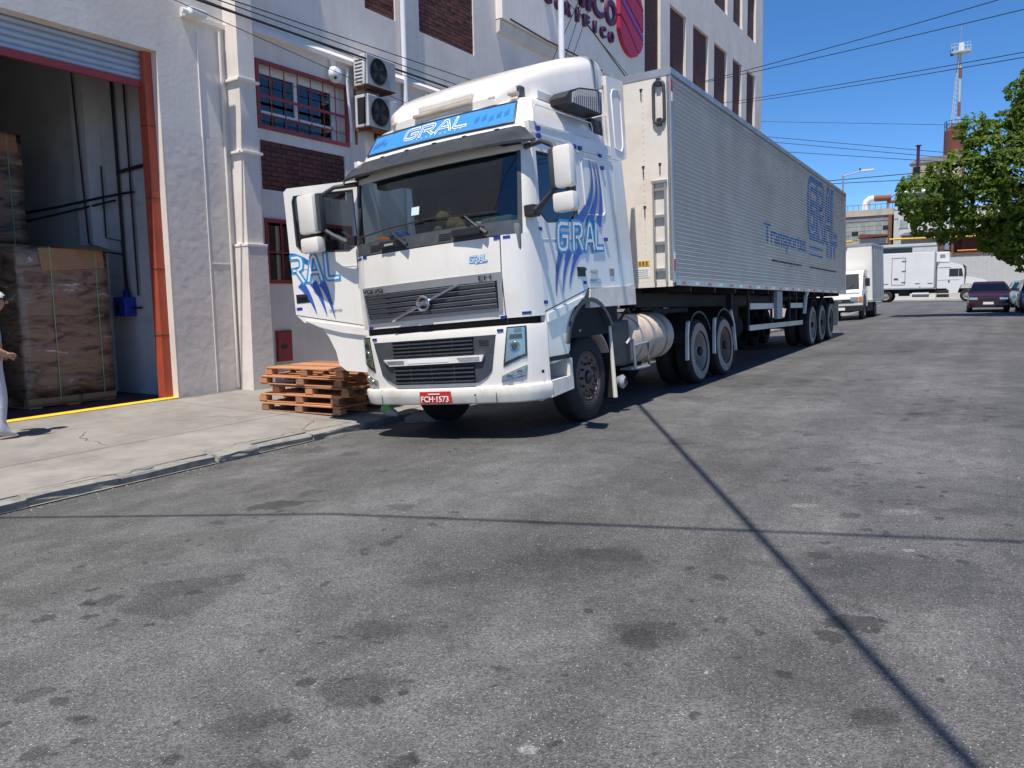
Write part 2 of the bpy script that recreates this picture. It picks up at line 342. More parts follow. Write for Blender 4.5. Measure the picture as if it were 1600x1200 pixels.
# ================================================================ ground
RISE = 0.014
def prof(Y):
    if Y < 44: return RISE*Y
    if Y < 66: t = (Y-44)/22; return RISE*44 + RISE*22*(t - 0.5*t*t)*0.9
    return RISE*44 + RISE*22*0.45
def cross(X, Y=0):
    if X < -4: c = -0.041 + 0.0667*max(X+4, -3.3)
    elif X < 0: c = 0.01025*X
    elif X < 1.5: c = 0
    else: c = -0.02*(min(X, 6)-1.5)
    k = min(1, max(0, (Y-46)/12)); return c*(1-k)
def ground(X, Y): return prof(Y) + cross(X, Y)
def walk(X, Y): return prof(Y) - 0.145 + 0.02*(-7.2 - X)
def grp(x, y):
    d = pray(x, y); t = 1.0
    for i in range(60):
        P = CAMP + d*t; t += (ground(P.x, P.y)-P.z)/d.z*0.8
    return CAMP + d*t

def asphalt():
    m = bpy.data.materials.new('asphalt'); m.use_nodes = True; t = m.node_tree; N, L = t.nodes, t.links
    b = N['Principled BSDF']; b.inputs['Roughness'].default_value = 0.72; b.inputs['Specular IOR Level'].default_value = 0.42
    tc = N.new('ShaderNodeTexCoord'); P = tc.outputs['Object']
    def noise(scale, detail=5, rough=0.6, vec=None, dist=0):
        n = N.new('ShaderNodeTexNoise'); n.noise_dimensions = '2D'; n.inputs['Scale'].default_value = scale; n.inputs['Detail'].default_value = detail; n.inputs['Roughness'].default_value = rough; n.inputs['Distortion'].default_value = dist
        L.new(vec or P, n.inputs['Vector']); return n.outputs[0]
    def rng_(x, a, b_, c, d):
        r = N.new('ShaderNodeMapRange'); r.inputs[1].default_value = a; r.inputs[2].default_value = b_; r.inputs[3].default_value = c; r.inputs[4].default_value = d; L.new(x, r.inputs[0]); return r.outputs[0]
    def math_(op, x, y):
        q = N.new('ShaderNodeMath'); q.operation = op
        for i, z in enumerate((x, y)):
            if isinstance(z, (int, float)): q.inputs[i].default_value = z
            else: L.new(z, q.inputs[i])
        return q.outputs[0]
    val = rng_(noise(0.35, 4), 0.3, 0.7, 0.070, 0.122)                       # broad worn patches
    val = math_('MULTIPLY', val, rng_(noise(2.6, 4, 0.7, dist=0.6), 0.35, 0.7, 0.80, 1.16))
    # tracks polished along the street
    mp = N.new('ShaderNodeMapping'); mp.inputs['Scale'].default_value = (1.6, 0.08, 1); L.new(P, mp.inputs[0])
    val = math_('MULTIPLY', val, rng_(noise(1.0, 4, vec=mp.outputs[0]), 0.35, 0.65, 0.88, 1.1))
    # aggregate speckle
    vo = N.new('ShaderNodeTexVoronoi'); vo.voronoi_dimensions = '2D'; vo.inputs['Scale'].default_value = 150; L.new(P, vo.inputs['Vector'])
    cs = N.new('ShaderNodeSeparateColor'); L.new(vo.outputs['Color'], cs.inputs[0])
    val = math_('MULTIPLY', val, rng_(cs.outputs[0], 0, 1, 0.55, 1.5))
    sp = rng_(cs.outputs[1], 0.965, 0.99, 0, 0.42); near = rng_(vo.outputs['Distance'], 0.15, 0.5, 1, 0.0)
    val = math_('ADD', val, math_('MULTIPLY', sp, near))
    fine = noise(260, 2); val = math_('MULTIPLY', val, rng_(fine, 0.3, 0.7, 0.72, 1.28))
    # random oil spots (small and medium)
    mask = rng_(noise(0.45, 3, dist=0.5), 0.40, 0.62, -0.22, 0.0)
    def spots(scale, thr, soft, dark, off):
        mp2 = N.new('ShaderNodeMapping'); mp2.inputs['Location'].default_value = (off, off*1.7, 0); L.new(P, mp2.inputs[0])
        w = N.new('ShaderNodeTexNoise'); w.noise_dimensions = '2D'; w.inputs['Scale'].default_value = scale*2.2; w.inputs['Detail'].default_value = 3; L.new(mp2.outputs[0], w.inputs['Vector'])
        ad = N.new('ShaderNodeVectorMath'); ad.operation = 'MULTIPLY_ADD'; L.new(w.outputs['Color'], ad.inputs[0]); ad.inputs[1].default_value = (0.5/scale,)*3; L.new(mp2.outputs[0], ad.inputs[2])
        v = N.new('ShaderNodeTexVoronoi'); v.voronoi_dimensions = '2D'; v.inputs['Scale'].default_value = scale; v.inputs['Randomness'].default_value = 1; L.new(ad.outputs[0], v.inputs['Vector'])
        c2 = N.new('ShaderNodeSeparateColor'); L.new(v.outputs['Color'], c2.inputs[0])
        size = rng_(c2.outputs[0], 0.45, 1.0, -0.05, thr*1.15)
        dd = math_('SUBTRACT', v.outputs['Distance'], math_('ADD', size, mask))
        return rng_(dd, -soft, soft, dark, 1.0)
    for a in ((1.0, 0.24, 0.02, 0.72, 3.3), (2.6, 0.20, 0.025, 0.60, 11.1), (5.5, 0.20, 0.03, 0.52, 23.7)):
        val = math_('MULTIPLY', val, spots(*a))
    # pale scuffs
    val = math_('MULTIPLY', val, rng_(noise(7, 4, 0.75, dist=1.2), 0.66, 0.78, 1.0, 1.5))
    # the stains one can pick out in the street
    wob = noise(6.0, 4, 0.7)
    for (px, py, rx, ry, k) in STAINS:
        c = grp(px, py)
        sb = N.new('ShaderNodeVectorMath'); sb.operation = 'SUBTRACT'; L.new(P, sb.inputs[0]); sb.inputs[1].default_value = (c.x, c.y, c.z)
        ro = N.new('ShaderNodeVectorRotate'); ro.inputs['Angle'].default_value = -YAW; ro.rotation_type = 'Z_AXIS'; L.new(sb.outputs[0], ro.inputs[0])
        sc = N.new('ShaderNodeVectorMath'); sc.operation = 'MULTIPLY'; L.new(ro.outputs[0], sc.inputs[0]); sc.inputs[1].default_value = (1/rx, 1/ry, 0)
        ln = N.new('ShaderNodeVectorMath'); ln.operation = 'LENGTH'; L.new(sc.outputs[0], ln.inputs[0])
        q = math_('ADD', ln.outputs['Value'], rng_(wob, 0.25, 0.75, -0.45, 0.45))
        val = math_('MULTIPLY', val, rng_(q, 0.75, 0.9 if k < 0.6 else 1.15, k, 1.0))
    cc = N.new('ShaderNodeCombineColor'); L.new(val, cc.inputs[0]); L.new(math_('MULTIPLY', val, 0.97), cc.inputs[1]); L.new(math_('MULTIPLY', val, 0.94), cc.inputs[2])
    L.new(cc.outputs[0], b.inputs['Base Color'])
    bp = N.new('ShaderNodeBump'); bp.inputs['Strength'].default_value = 0.55; bp.inputs['Distance'].default_value = 0.006
    hh = math_('ADD', math_('MULTIPLY', vo.outputs['Distance'], 0.8), noise(45, 2)); L.new(hh, bp.inputs['Height']); L.new(bp.outputs[0], b.inputs['Normal'])
    MATS['asphalt'] = m
STAINS = [(432, 789, .30, .16, .45), (1332, 974, .135, .115, .42), (1294, 994, .085, .075, .42), (1400, 905, .50, .42, .72), (1010, 990, .17, .13, .66), (1000, 1000, .09, .1, .7),
          (1300, 1060, .55, .35, .78), (560, 1080, .17, .14, .60), (590, 985, .16, .10, .62), (385, 1130, .14, .10, .66), (1480, 770, .8, .5, .74), (905, 880, .45, .25, .74),
          (480, 1065, .05, .05, .5), (630, 1082, .035, .03, .5), (508, 912, .03, .05, .55), (118, 1158, .025, .025, .5), (920, 955, .03, .035, .5), (1470, 1063, .025, .03, .5), (200, 860, .5, .3, .82), (1375, 1120, .09, .05, .6), (826, 1170, .03, .03, 2.6), (1410, 800, .16, .07, 1.5), (1255, 790, .12, .05, 1.5), (1505, 878, .05, .04, .5), (1420, 860, .04, .03, 1.8), (700, 905, .3, .1, .8), (1290, 880, .35, .22, .78), (960, 865, .22, .12, .72), (1545, 800, .4, .2, .8)]
asphalt()
def sheet(name, m, xs, ys, zf, kind='structure'):
    b = MB(); b.grid([[(x, y, zf(x, y)) for x in xs] for y in ys]); o = b.build(name, m, None, True); struct(o, kind); return o
def fr(a, b, n): return [a + (b-a)*i/n for i in range(n+1)]
sheet('road', 'asphalt', [-7.25, -7, -6.5, -6, -5.5, -5, -4.6, -4.3, -4, -3.7, -3, -2, -1, 0, 0.7, 1.5, 2.3, 3.2, 4.2], fr(-40, 60, 60), ground)
sheet('cross_street', 'asphalt', fr(-120, 120, 24), fr(60, 78.5, 8), lambda x, y: prof(y) + 0.0)
struct(MB().add([(-900,-900,-2.2),(900,-900,-2.2),(900,1200,-2.2),(-900,1200,-2.2)], [(0,1,2,3)]).build('ground', 'concrete', None))
mat('right_walk', (0.36, 0.34, 0.32), 0.9, var=0.1, vscale=1)
rw = MB(); rw.grid([[(x, y, prof(y) + dz) for x, dz in ((4.2, -0.3), (4.2, 0.09), (12, 0.14))] for y in fr(-40, 58, 30)]); struct(rw.build('right_pavement', 'right_walk'))
fw = MB(); fw.grid([[(x, y, prof(78)+0.13+ (0 if i else -0.4)) for x in (-120, 120)] for i, y in enumerate((78.5, 78.51, 90))]); struct(fw.build('far_pavement', 'right_walk'))
# near pavement by the warehouse: slabs over a dark bed
pv = MB(); pv.grid([[(x, y, walk(x, y)-0.02) for x in (-7.19, -8.45, -11.15)] for y in fr(-12, 58, 40)]); pav = struct(pv.build('pavement', 'joint_dark'))
yj = [-12, -6.2, -0.4, 2.9, 7.35, 11.6, 16, 21, 26, 31, 36, 41, 46, 52, 58]
for (x0, x1) in ((-8.445, -7.19), (-11.19, -8.46)):
    for a, c in zip(yj[:-1], yj[1:]):
        if x0 < -9: a, c = a+0.0, c+0.0
        s = MB(); n = 5
        s.grid([[(x, y, walk(x, y)) for x in fr(x0, x1, 3)] for y in fr(a+0.008, c-0.008, n)], 0.015); s.build('slab', 'concrete', pav)
# kerb of broken stones
kb = MB(); kb.grid([[(x, y, ground(x, y)+0.012) for x in (-7.21, -7.02)] for y in fr(-12, 58, 50)]); kerb = struct(kb.build('kerb', 'kerb_stone'))
y = -3.0; r2 = random.Random(3)
while y < 40:
    l = r2.uniform(0.5, 1.4); bm = bmesh.new(); bmesh.ops.create_cube(bm, size=1); bmesh.ops.subdivide_edges(bm, edges=bm.edges[:], cuts=3, use_grid_fill=True)
    x0, x1 = -7.185 + r2.uniform(-.012, .012), -7.04 + r2.uniform(-.045, .04); dz = r2.uniform(-.012, .004); tl = r2.uniform(-.012, .012)
    for v in bm.verts:
        X = (x0+x1)/2 + v.co.x*(x1-x0); Y = y + l/2 + v.co.y*(l-0.006); top = v.co.z > 0.3
        base = ground(-7.1, Y); hi = walk(-7.19, Y) + dz + tl*v.co.y - (0.03*max(0, v.co.x) if top else 0)
        v.co = Vector((X + r2.uniform(-.012, .012), Y + r2.uniform(-.012, .012), (hi if top else base - 0.03 + (v.co.z+0.5)*(hi-base+0.03)) + r2.uniform(-.006, .006)))
    me = bpy.data.meshes.new('kerb_stone'); bm.to_mesh(me); bm.free(); me.materials.append(MATS['kerb_stone']); inst('kerb_stone', me, kerb); y += l

# loose grit in the gutter and on the road
gm = MB(); rg = random.Random(9)
for k in range(900):
    Y = rg.uniform(1.2, 30) if k < 600 else rg.uniform(1.5, 14); X = -7.0 + abs(rg.gauss(0, .14)) if k < 600 else rg.uniform(-6, .5); s = rg.uniform(.003, .011)*(1 if k < 600 else .8); z = ground(X, Y)
    p = [(s*rg.uniform(.7, 1.3)*math.cos(a), s*rg.uniform(.7, 1.3)*math.sin(a)) for a in (0, 1.2, 2.5, 3.8, 5.0)]; o = len(gm.v); gm.v += [(X+a, Y+b, z) for a, b in p] + [(X+rg.uniform(-s, s)*.3, Y, z+s*rg.uniform(.6, 1.2))]; gm.f += [(o+i, o+(i+1) % 5, o+5) for i in range(5)]
go_ = gm.build('grit', 'kerb_stone', None, 'open'); go_['kind'] = 'stuff'; go_['label'] = 'loose grit scattered in the gutter and over the asphalt'

# cracks in the pavement and the asphalt beside it
def crack(parent, x, y, ang, n, w, zf, seed):
    r = random.Random(seed); b = MB(); L_ = []; R_ = []
    for i in range(n):
        ww = w*r.uniform(.35, 1)*(1-abs(2*i/(n-1)-1)**3*.8); nx, ny = -math.sin(ang), math.cos(ang); L_.append((x+nx*ww, y+ny*ww, zf(x, y)+.0035)); R_.append((x-nx*ww, y-ny*ww, zf(x, y)+.0035)); a2 = ang+r.uniform(-.7, .7); st = r.uniform(.05, .14); x += math.cos(a2)*st; y += math.sin(a2)*st
    b.grid([[p, q] for p, q in zip(L_, R_)]); b.build('crack', 'joint_dark', parent, 'open')
for i, (x, y, a, n) in enumerate(((-7.25, 5.2, 1.7, 26), (-7.3, 3.4, 1.5, 22), (-7.22, 6.6, 2.6, 12), (-8.5, 4.9, 2.9, 14), (-9.4, 6.6, .6, 12), (-7.3, 7.2, 1.4, 14))): crack(pav, x, y, a, n, .007, walk, 40+i)
# ================================================================ warehouse and office block along the left side
WX = -11.2
def facade(name, m, parent, y0, y1, z0, z1, holes, depth=0.25, x=WX):
    """front sheet with rectangular openings and reveals"""
    ys = sorted({y0, y1} | {h[0] for h in holes} | {h[1] for h in holes}); zs = sorted({z0, z1} | {h[2] for h in holes} | {h[3] for h in holes})
    b = MB()
    for i in range(len(ys)-1):
        for j in range(len(zs)-1):
            cy, cz = (ys[i]+ys[i+1])/2, (zs[j]+zs[j+1])/2
            if any(h[0] < cy < h[1] and h[2] < cz < h[3] for h in holes): continue
            b.add([(x, ys[i], zs[j]), (x, ys[i+1], zs[j]), (x, ys[i+1], zs[j+1]), (x, ys[i], zs[j+1])], [(0,1,2,3)])
    for h in holes:
        a, c, p, q = h[:4]; d = h[4] if len(h) > 4 else depth; X = x-d
        b.add([(x,a,p),(X,a,p),(X,a,q),(x,a,q)], [(0,1,2,3)]); b.add([(x,c,p),(X,c,p),(X,c,q),(x,c,q)], [(3,2,1,0)])
        b.add([(x,a,q),(X,a,q),(X,c,q),(x,c,q)], [(0,1,2,3)])
        if p > 0.3: b.add([(x,a,p),(X,a,p),(X,c,p),(x,c,p)], [(3,2,1,0)])
    return b.build(name, m, parent, 'open')
brick_me = [MB().bbox((-.05, -.118, -.036), (.012, .118, .036), .005).mesh('brick', k) for k in ('brick', 'brick_dark')]
halfb_me = [MB().bbox((-.05, -.056, -.036), (.012, .056, .036), .005).mesh('brick', k) for k in ('brick', 'brick_dark')]
def brick_panel(parent, y0, y1, z0, z1, x, seed=1):
    p = MB().box((x-.08, y0, z0), (x-.045, y1, z1)).build('brick_panel', 'mortar', parent); r = random.Random(seed); nz = int(round((z1-z0)/.088)); dz = (z1-z0)/nz
    for k in range(nz):
        z = z0 + (k+.5)*dz; y = y0 + (0 if k % 2 else -.125)
        while y < y1-.02:
            a, c = max(y, y0), min(y+.248, y1)
            if c-a > .06:
                me = (brick_me if c-a > .15 else halfb_me)[0 if r.random() < .62 else 1]; w = .236 if c-a > .15 else .112
                inst('brick', me, p, TR(x-.045+r.uniform(-.004, .004), (a+c)/2, z, r.uniform(-.01, .01), s=(1, (c-a-.012)/w, (dz-.013)/.072)))
            y += .25
    return p
wh = tag(empty('warehouse', (WX, 8, 0)), 'long white warehouse with open loading door, brick panels and red window frames', 'building')
wh.matrix_world = Matrix.Identity(4)
DOOR = (1.6, 7.64, -0.3, 5.42, 0.2)
holes = [DOOR, (9.53, 11.76, 4.61, 5.77, 0.22), (9.55, 11.65, 3.55, 4.41, 0.05), (9.56, 11.73, 1.9, 3.03, 0.2), (12.52, 13.33, 4.3, 5.63, 0.05), (12.39, 13.33, 7.45, 9.3, 0.05), (14.13, 16.25, 7.46, 9.3, 0.05)]
facade('wall', 'wall_paint', wh, -14, 17.5, -0.4, 17.0, holes)
MB().box((-26, -14, 16.9), (WX-.001, 17.5, 17.05)).build('roof', 'wall_grey', wh)
MB().box((-26.2, -14.2, -.4), (-26, 42.6, 17)).build('rear_wall', 'wall_grey', wh)
MB().box((-26, -14.2, -.4), (WX, -14, 17)).build('end_wall', 'wall_paint', wh)
for args in ((9.55, 11.65, 3.55, 4.41, WX, 1), (12.52, 13.33, 4.3, 5.63, WX, 2), (12.39, 13.33, 7.45, 9.3, WX, 3), (14.13, 16.25, 7.46, 9.3, WX, 4)): brick_panel(wh, *args)
# rough plaster band between door and pilaster, raised joints
b = MB(); r3 = random.Random(5); ys, zs = fr(7.66, 8.9, 24), fr(-.1, 4.25, 84)
P = [[(WX + 0.012 + (0.0 if j in (0,) else r3.uniform(-.002, .002))*(1 if zs[i] < 3.95 else max(0, (4.25-zs[i])/.3)), ys[j], zs[i]) for j in range(25)] for i in range(85)]
b.grid(P); b.build('plaster_band', 'wall_rough', wh, True)
MB().box((WX-.01, 8.365, -.1), (WX+.022, 8.378, 5.9)).box((WX-.01, 8.378, 2.2), (WX+.02, 8.95, 2.212)).build('joint_bead', 'wall_white', wh)
# pilaster with ledges and splayed foot
pil = MB().box((WX-.05, 8.9, 2.5), (WX+.33, 9.23, 12)).build('pilaster', 'wall_paint', wh)
MB().prism([(8.82, -.2), (9.30, -.2), (9.27, 2.5), (8.86, 2.5)], 'x', WX-.05, WX+.375).build('pilaster_base', 'wall_rough', pil)
for z in (5.21, 4.04, 2.5): MB().bbox((WX-.02, 8.85, z), (WX+.385, 9.28, z+.045), .008).build('ledge', 'wall_white', pil)
MB().tube([(WX+.04, 8.78, 6.0), (WX+.04, 8.78, .1)], .022, 8).build('conduit', 'wall_paint', wh, True)
# floor-line moulding with bright top
mo = MB().prism([(WX-.02, 6.16), (WX+.09, 6.18), (WX+.09, 6.26), (WX+.04, 6.33), (WX-.02, 6.36)], 'y', 9.231, 17.5); mo.build('floor_moulding', 'wall_white', wh)
MB().prism([(WX-.02, 6.05), (WX+.05, 6.07), (WX+.05, 6.14), (WX-.02, 6.16)], 'y', 8.1, 8.899).build('floor_moulding', 'wall_white', wh)
MB().tube([(WX+.07, 13.5, 12), (WX+.07, 13.5, 5.9), (WX+.07, 13.5, .3)], .06, 12).build('downpipe', 'pvc_white', wh, True)
MB().box((WX+.02, 13.42, 5.5), (WX+.15, 13.58, 5.56)).box((WX+.02, 13.42, 8.1), (WX+.15, 13.58, 8.16)).build('pipe_bracket', 'galv', wh)
# upper window: red frame, aluminium sashes, burglar bars
def red_window(y0, y1, z0, z1, nv, mids, sash=True):
    w = MB(); t = .055
    w.box((WX-.02, y0-.01, z1-t), (WX+.03, y1+.01, z1+.012)); w.box((WX-.02, y0-.01, z0-.012), (WX+.03, y1+.01, z0+t)); w.box((WX-.018, y1-t, z0+t), (WX+.028, y1+.01, z1-t)); w.box((WX-.018, y0-.01, z0+t), (WX+.028, y0+t, z1-t))
    fo = w.build('window', 'red_paint', wh)
    for k in range(1, nv): y = y0 + (y1-y0)*k/nv; MB().box((WX-.006, y-.007, z0+t), (WX+.008, y+.007, z1-t)).build('bar', 'red_paint', fo)
    for z, h in mids: MB().box((WX+.009, y0+t, z-h), (WX+.022, y1-t, z+h)).build('bar', 'red_paint', fo)
    X = WX-.2
    MB().box((X-.5, y0, z0), (X-.45, y1, z1)).build('backing', 'interior_dark', fo)
    if sash:
        MB().box((X-.02, y0, z0+.3), (X+.02, y1-.22, z0+.36)).box((X-.02, y0, z1-.16), (X+.02, y1, z1-.001)).box((X-.02, y0+1.02, z0+.361), (X+.03, y0+1.09, z1-.161)).box((X-.02, y1-.26, z0+.001), (X+.02, y1-.221, z1-.161)).build('sash', 'pvc_white', fo)
        MB().box((X-.021, y1-.22, z0+.001), (X+.012, y1-.001, z1-.161)).build('side_panel', 'wall_white', fo)
        MB().box((X-.2, y0+1.45, z0+.05), (X-.18, y1-.26, z1-.16)).build('blind', 'window_pale', fo)
        for (a, c, p, q) in ((y0, y0+1.02, z0+.36, z1-.16), (y0+1.09, y1-.26, z0+.36, z1-.16), (y0, y1-.26, z0, z0+.3)): MB().box((X-.006, a, p), (X-.001, c, q)).build('pane', 'building_glass', fo)
    else:
        MB().box((X-.006, y0, z0), (X-.001, y1, z1)).build('pane', 'building_glass', fo)
        for k in range(1, 4): y = y0+(y1-y0)*k/4; MB().box((X-.001, y-.02, z0), (X+.02, y+.02, z1)).build('mullion', 'red_paint', fo)
    return fo
red_window(9.53, 11.76, 4.61, 5.77, 7, ((5.17, .026), (5.48, .006), (4.86, .006), (4.83, .005)))
red_window(9.56, 11.73, 1.9, 3.03, 6, ((2.45, .012),), False)
# loading door: red guides, roller shutter slats, soffit
for (x0, x1, y0, y1) in ((-11.52, -11.34, 7.5, 7.655),):
    g = MB().box((x0, y0, -.02), (x1, y1, 5.43)).build('door_guide', 'red_orange', wh)
    for z in (1.05, 2.1, 3.2, 4.3): MB().box((x0+.01, y0-.006, z), (x1+.004, y1-.01, z+.012)).build('seam', 'joint_dark', g)
sh = empty('roller_shutter'); sh.parent = wh
z = 4.98
while z < 5.5:
    pr = [(-11.45 + .022*math.sin(math.pi*k/6), z + .088*k/6) for k in range(7)]
    s = MB(); s.grid([[(p[0], y, p[1]) for y in (1.6, 7.52)] for p in pr], .004); s.build('slat', 'shutter', sh, True); z += .092
MB().box((-11.475, 1.6, 4.88), (-11.415, 7.52, 4.985)).build('bottom_bar', 'red_paint', sh)
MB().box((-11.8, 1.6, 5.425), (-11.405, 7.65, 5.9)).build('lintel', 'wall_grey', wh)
# interior of the loading bay
iz = lambda Y: RISE*Y - 0.075
fl = MB(); fl.grid([[(x, y, iz(y)) for x in (-25.9, WX-.16)] for y in (0.5, 4, 7.9)]); fl.build('bay_floor', 'inner_floor', wh)
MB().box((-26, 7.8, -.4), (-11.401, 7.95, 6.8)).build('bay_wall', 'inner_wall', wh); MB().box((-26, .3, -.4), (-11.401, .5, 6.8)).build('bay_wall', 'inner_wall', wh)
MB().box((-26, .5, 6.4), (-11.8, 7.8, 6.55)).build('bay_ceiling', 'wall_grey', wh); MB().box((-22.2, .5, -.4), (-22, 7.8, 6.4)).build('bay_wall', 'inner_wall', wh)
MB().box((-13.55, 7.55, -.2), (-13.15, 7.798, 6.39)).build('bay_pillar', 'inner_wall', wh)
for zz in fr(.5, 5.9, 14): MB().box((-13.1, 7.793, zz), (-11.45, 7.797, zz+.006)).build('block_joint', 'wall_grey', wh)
yl = MB(); yl.grid([[(x, y, walk(x, y)+dz) for x, dz in ((WX-.17, -.02), (WX-.17, .012), (WX+.03, .012), (WX+.03, .002))] for y in fr(1.6, 7.64, 4)]); yl.build('threshold_stripe', 'yellow_paint', wh)
def tubeobj(name, pts, r, m, parent=None, n=6): return MB().tube(pts, r, n).build(name, m, parent, True)
for pts, r in (([( -12.62, 7.74, 6.2), (-12.6, 7.74, 1.7)], .028), ([(-12.28, 7.74, 6.2), (-12.27, 7.74, 1.7)], .018), ([(-13.4, 7.5, 6.2), (-13.2, 7.5, 2.6), (-12.9, 7.6, 2.45), (-12.62, 7.72, 2.4)], .016),
               ([(-13.05, 7.72, 3.9), (-13.05, 7.72, 2.7), (-12.62, 7.72, 2.62), (-12.5, 7.72, 1.7)], .016), ([(-15.5, 7.3, 3.2), (-14, 7.4, 3.25), (-12.9, 7.6, 3.35), (-12.2, 7.74, 3.4)], .022), ([(-15.5, 7.2, 3.0), (-14, 7.3, 3.1), (-12.7, 7.72, 3.3)], .018),
               ([(-16, 6.8, 5.2), (-14.5, 6.6, 5.35), (-13, 6.2, 5.75), (-12, 5.8, 6.2)], .03), ([(-14.0, 6.4, 6.3), (-14.05, 6.4, 2.2)], .02), ([(-12.62, 7.74, 3.75), (-11.7, 7.74, 3.8)], .03)):
    tubeobj('conduit', pts, r, 'pipe_black', wh)
eb = tag(MB().bbox((-12.75, 7.58, 1.36), (-12.42, 7.79, 1.68), .02).build('electric_box', 'electric_blue'), 'blue electric switch box on the white wall inside the loading bay', 'electric box')
MB().lathe([(0, .001), (.012, .05), (.015, .06), (0, .075)], 14, TR(-12.6, 7.578, 1.53, -math.pi/2)).build('socket_cover', 'pipe_black', eb); MB().box((-12.64, 7.7, 1.685), (-12.56, 7.78, 1.8)).build('gland', 'electric_blue', eb); MB().tube([(-12.42, 7.7, 1.5), (-12.2, 7.74, 1.5)], .02, 6).build('outlet', 'pipe_black', eb)
# meter cabinet
mc = tag(empty('meter_cabinet', (WX, 9.85, .5)), 'small dark red metal meter cabinet low on the wall behind the pallets', 'cabinet')
MB().box((-.01, -.18, -.03), (.035, .18, .53)).build('cabinet_frame', 'red_paint', mc); dd = MB().box((.036, -.165, -.015), (.05, .165, .515)).build('cabinet_door', 'red_paint', mc); MB().box((.0505, -.1, .2), (.054, .05, .28)).build('name_plate', 'black_print', dd)
MB().tube([(.055, -.14, .33), (.08, -.14, .33)], .012, 6).build('latch', 'galv', dd)
# air conditioners
def aircon(y, z, w, h, label, metal_side):
    a = tag(empty('air_conditioner', (WX, y, z)), label, 'air conditioner', 'outdoor air conditioner units on the warehouse wall'); d0, d1 = .12, .47
    body = MB().bbox((d0, 0, 0), (d1, w, h), .015).build('casing', 'ac_white', a)
    MB().box((d1+.001, .02, .02), (d1+.006, w*.72, h-.02)).build('front_panel', 'ac_grey', a); MB().box((d1+.001, w*.735, .02), (d1+.005, w-.02, h-.02)).build('service_panel', 'ac_grey' if metal_side else 'ac_white', a)
    cy, cz, R = w*.38, h*.5, min(h*.43, w*.33)
    MB().lathe([(d1+.008, .001), (d1+.008, R*.98), (d1+.012, R*.98)], 28, TR(0, cy, cz)).build('fan_opening', 'black_void', a)
    gr_ = MB()
    for rr in (.2, .36, .52, .68, .84, 1.0): gr_.tube([(d1+.018, cy+R*rr*math.cos(t*.2618), cz+R*rr*math.sin(t*.2618)) for t in range(25)], .0035 if rr < 1 else .009, 4, False)
    for t in range(8): gr_.tube([(d1+.018, cy, cz), (d1+.018, cy+R*math.cos(t*.785), cz+R*math.sin(t*.785))], .003, 4)
    gr_.build('fan_guard', 'dark_plastic', a); fb = MB()
    for t in range(4):
        c, s_ = math.cos(t*1.571+.4), math.sin(t*1.571+.4); fb.add([(d1+.010, cy, cz), (d1+.0105, cy+R*.8*c, cz+R*.8*s_), (d1+.012, cy+R*.8*math.cos(t*1.571+1.1), cz+R*.8*math.sin(t*1.571+1.1))], [(0,1,2)])
    fb.build('fan_blade', 'grey_plastic', a)
    if not metal_side:
        MB().box((d0+.07, -.006, .06), (d1-.07, -.001, h-.06)).build('coil', 'black_void', a)
    else:
        for k in range(7): MB().box((d0+.04+k*.012*0, -.004, .05+k*(h-.1)/7), (d1-.12, -.0008, .05+k*(h-.1)/7+.025)).build('louvre', 'grey_plastic', a)
    for yy in (.1, w-.12): MB().box((.005, yy, -.05), (d1-.03, yy+.04, -.012)).box((.005, yy, -.3), (.03, yy+.04, -.051)).build('bracket', 'rust', a)
    MB().bbox((d0, .0, -.012), (d1, w, -.001), .002).build('base_tray', 'rust', a)
    return a
aircon(11.86, 5.78, .86, .58, 'upper grey air conditioner hung high on the wall', True)
aircon(11.86, 4.98, .88, .62, 'lower air conditioner with open white side frame, below the other unit', False)
fl_ = tag(empty('flood_lamp', (WX, 8.22, 6.1)), 'white conduit flood lamp on the wall above the loading door corner', 'lamp')
MB().bbox((.06, -.12, -.05), (.3, .16, .06), .02).build('lamp_body', 'pvc_white', fl_); MB().tube([(-.01, .05, .15), (.1, .05, .12), (.16, .03, .05)], .02, 8).build('arm', 'pvc_white', fl_); MB().lathe([(-.02, .001), (-.02, .045), (.08, .045), (.08, .001)], 12, TR(.18, -.2, 0, math.pi/2)).build('end_cap', 'pvc_white', fl_)
sc_ = tag(empty('security_camera', (WX, 11.38, 5.9)), 'round white security camera above the red framed window', 'camera'); MB().lathe([(0, .001), (0, .14), (.08, .16), (.16, .12), (.2, .001)], 20, TR(0, 0, 0)).build('dome', 'pvc_white', sc_, True)
MB().lathe([(0, .001), (0, .03), (.05, .03), (.06, .001)], 12, TR(.13, -.05, -.08, -.6)).build('lens', 'black_void', sc_, True); MB().box((-.01, -.07, .12), (.05, .07, .34)).build('junction_box', 'wall_white', sc_)
tubeobj('air_conditioner_pipe', [(WX+.05, 11.75, 6.1), (WX+.06, 11.72, 5.85), (WX+.05, 11.76, 5.5), (WX+.05, 11.8, 5.0), (WX+.04, 11.8, 4.7)], .03, 'pvc_white', wh)
tubeobj('stub_pipe', [(WX, 13.95, 5.75), (WX+.14, 13.95, 5.72), (WX+.16, 13.98, 5.5)], .03, 'pvc_white', wh); tubeobj('hook', [(WX, 14.2, 6.1), (WX+.08, 14.2, 6.1), (WX+.1, 14.22, 5.95), (WX+.04, 14.25, 5.92)], .02, 'pvc_white', wh)

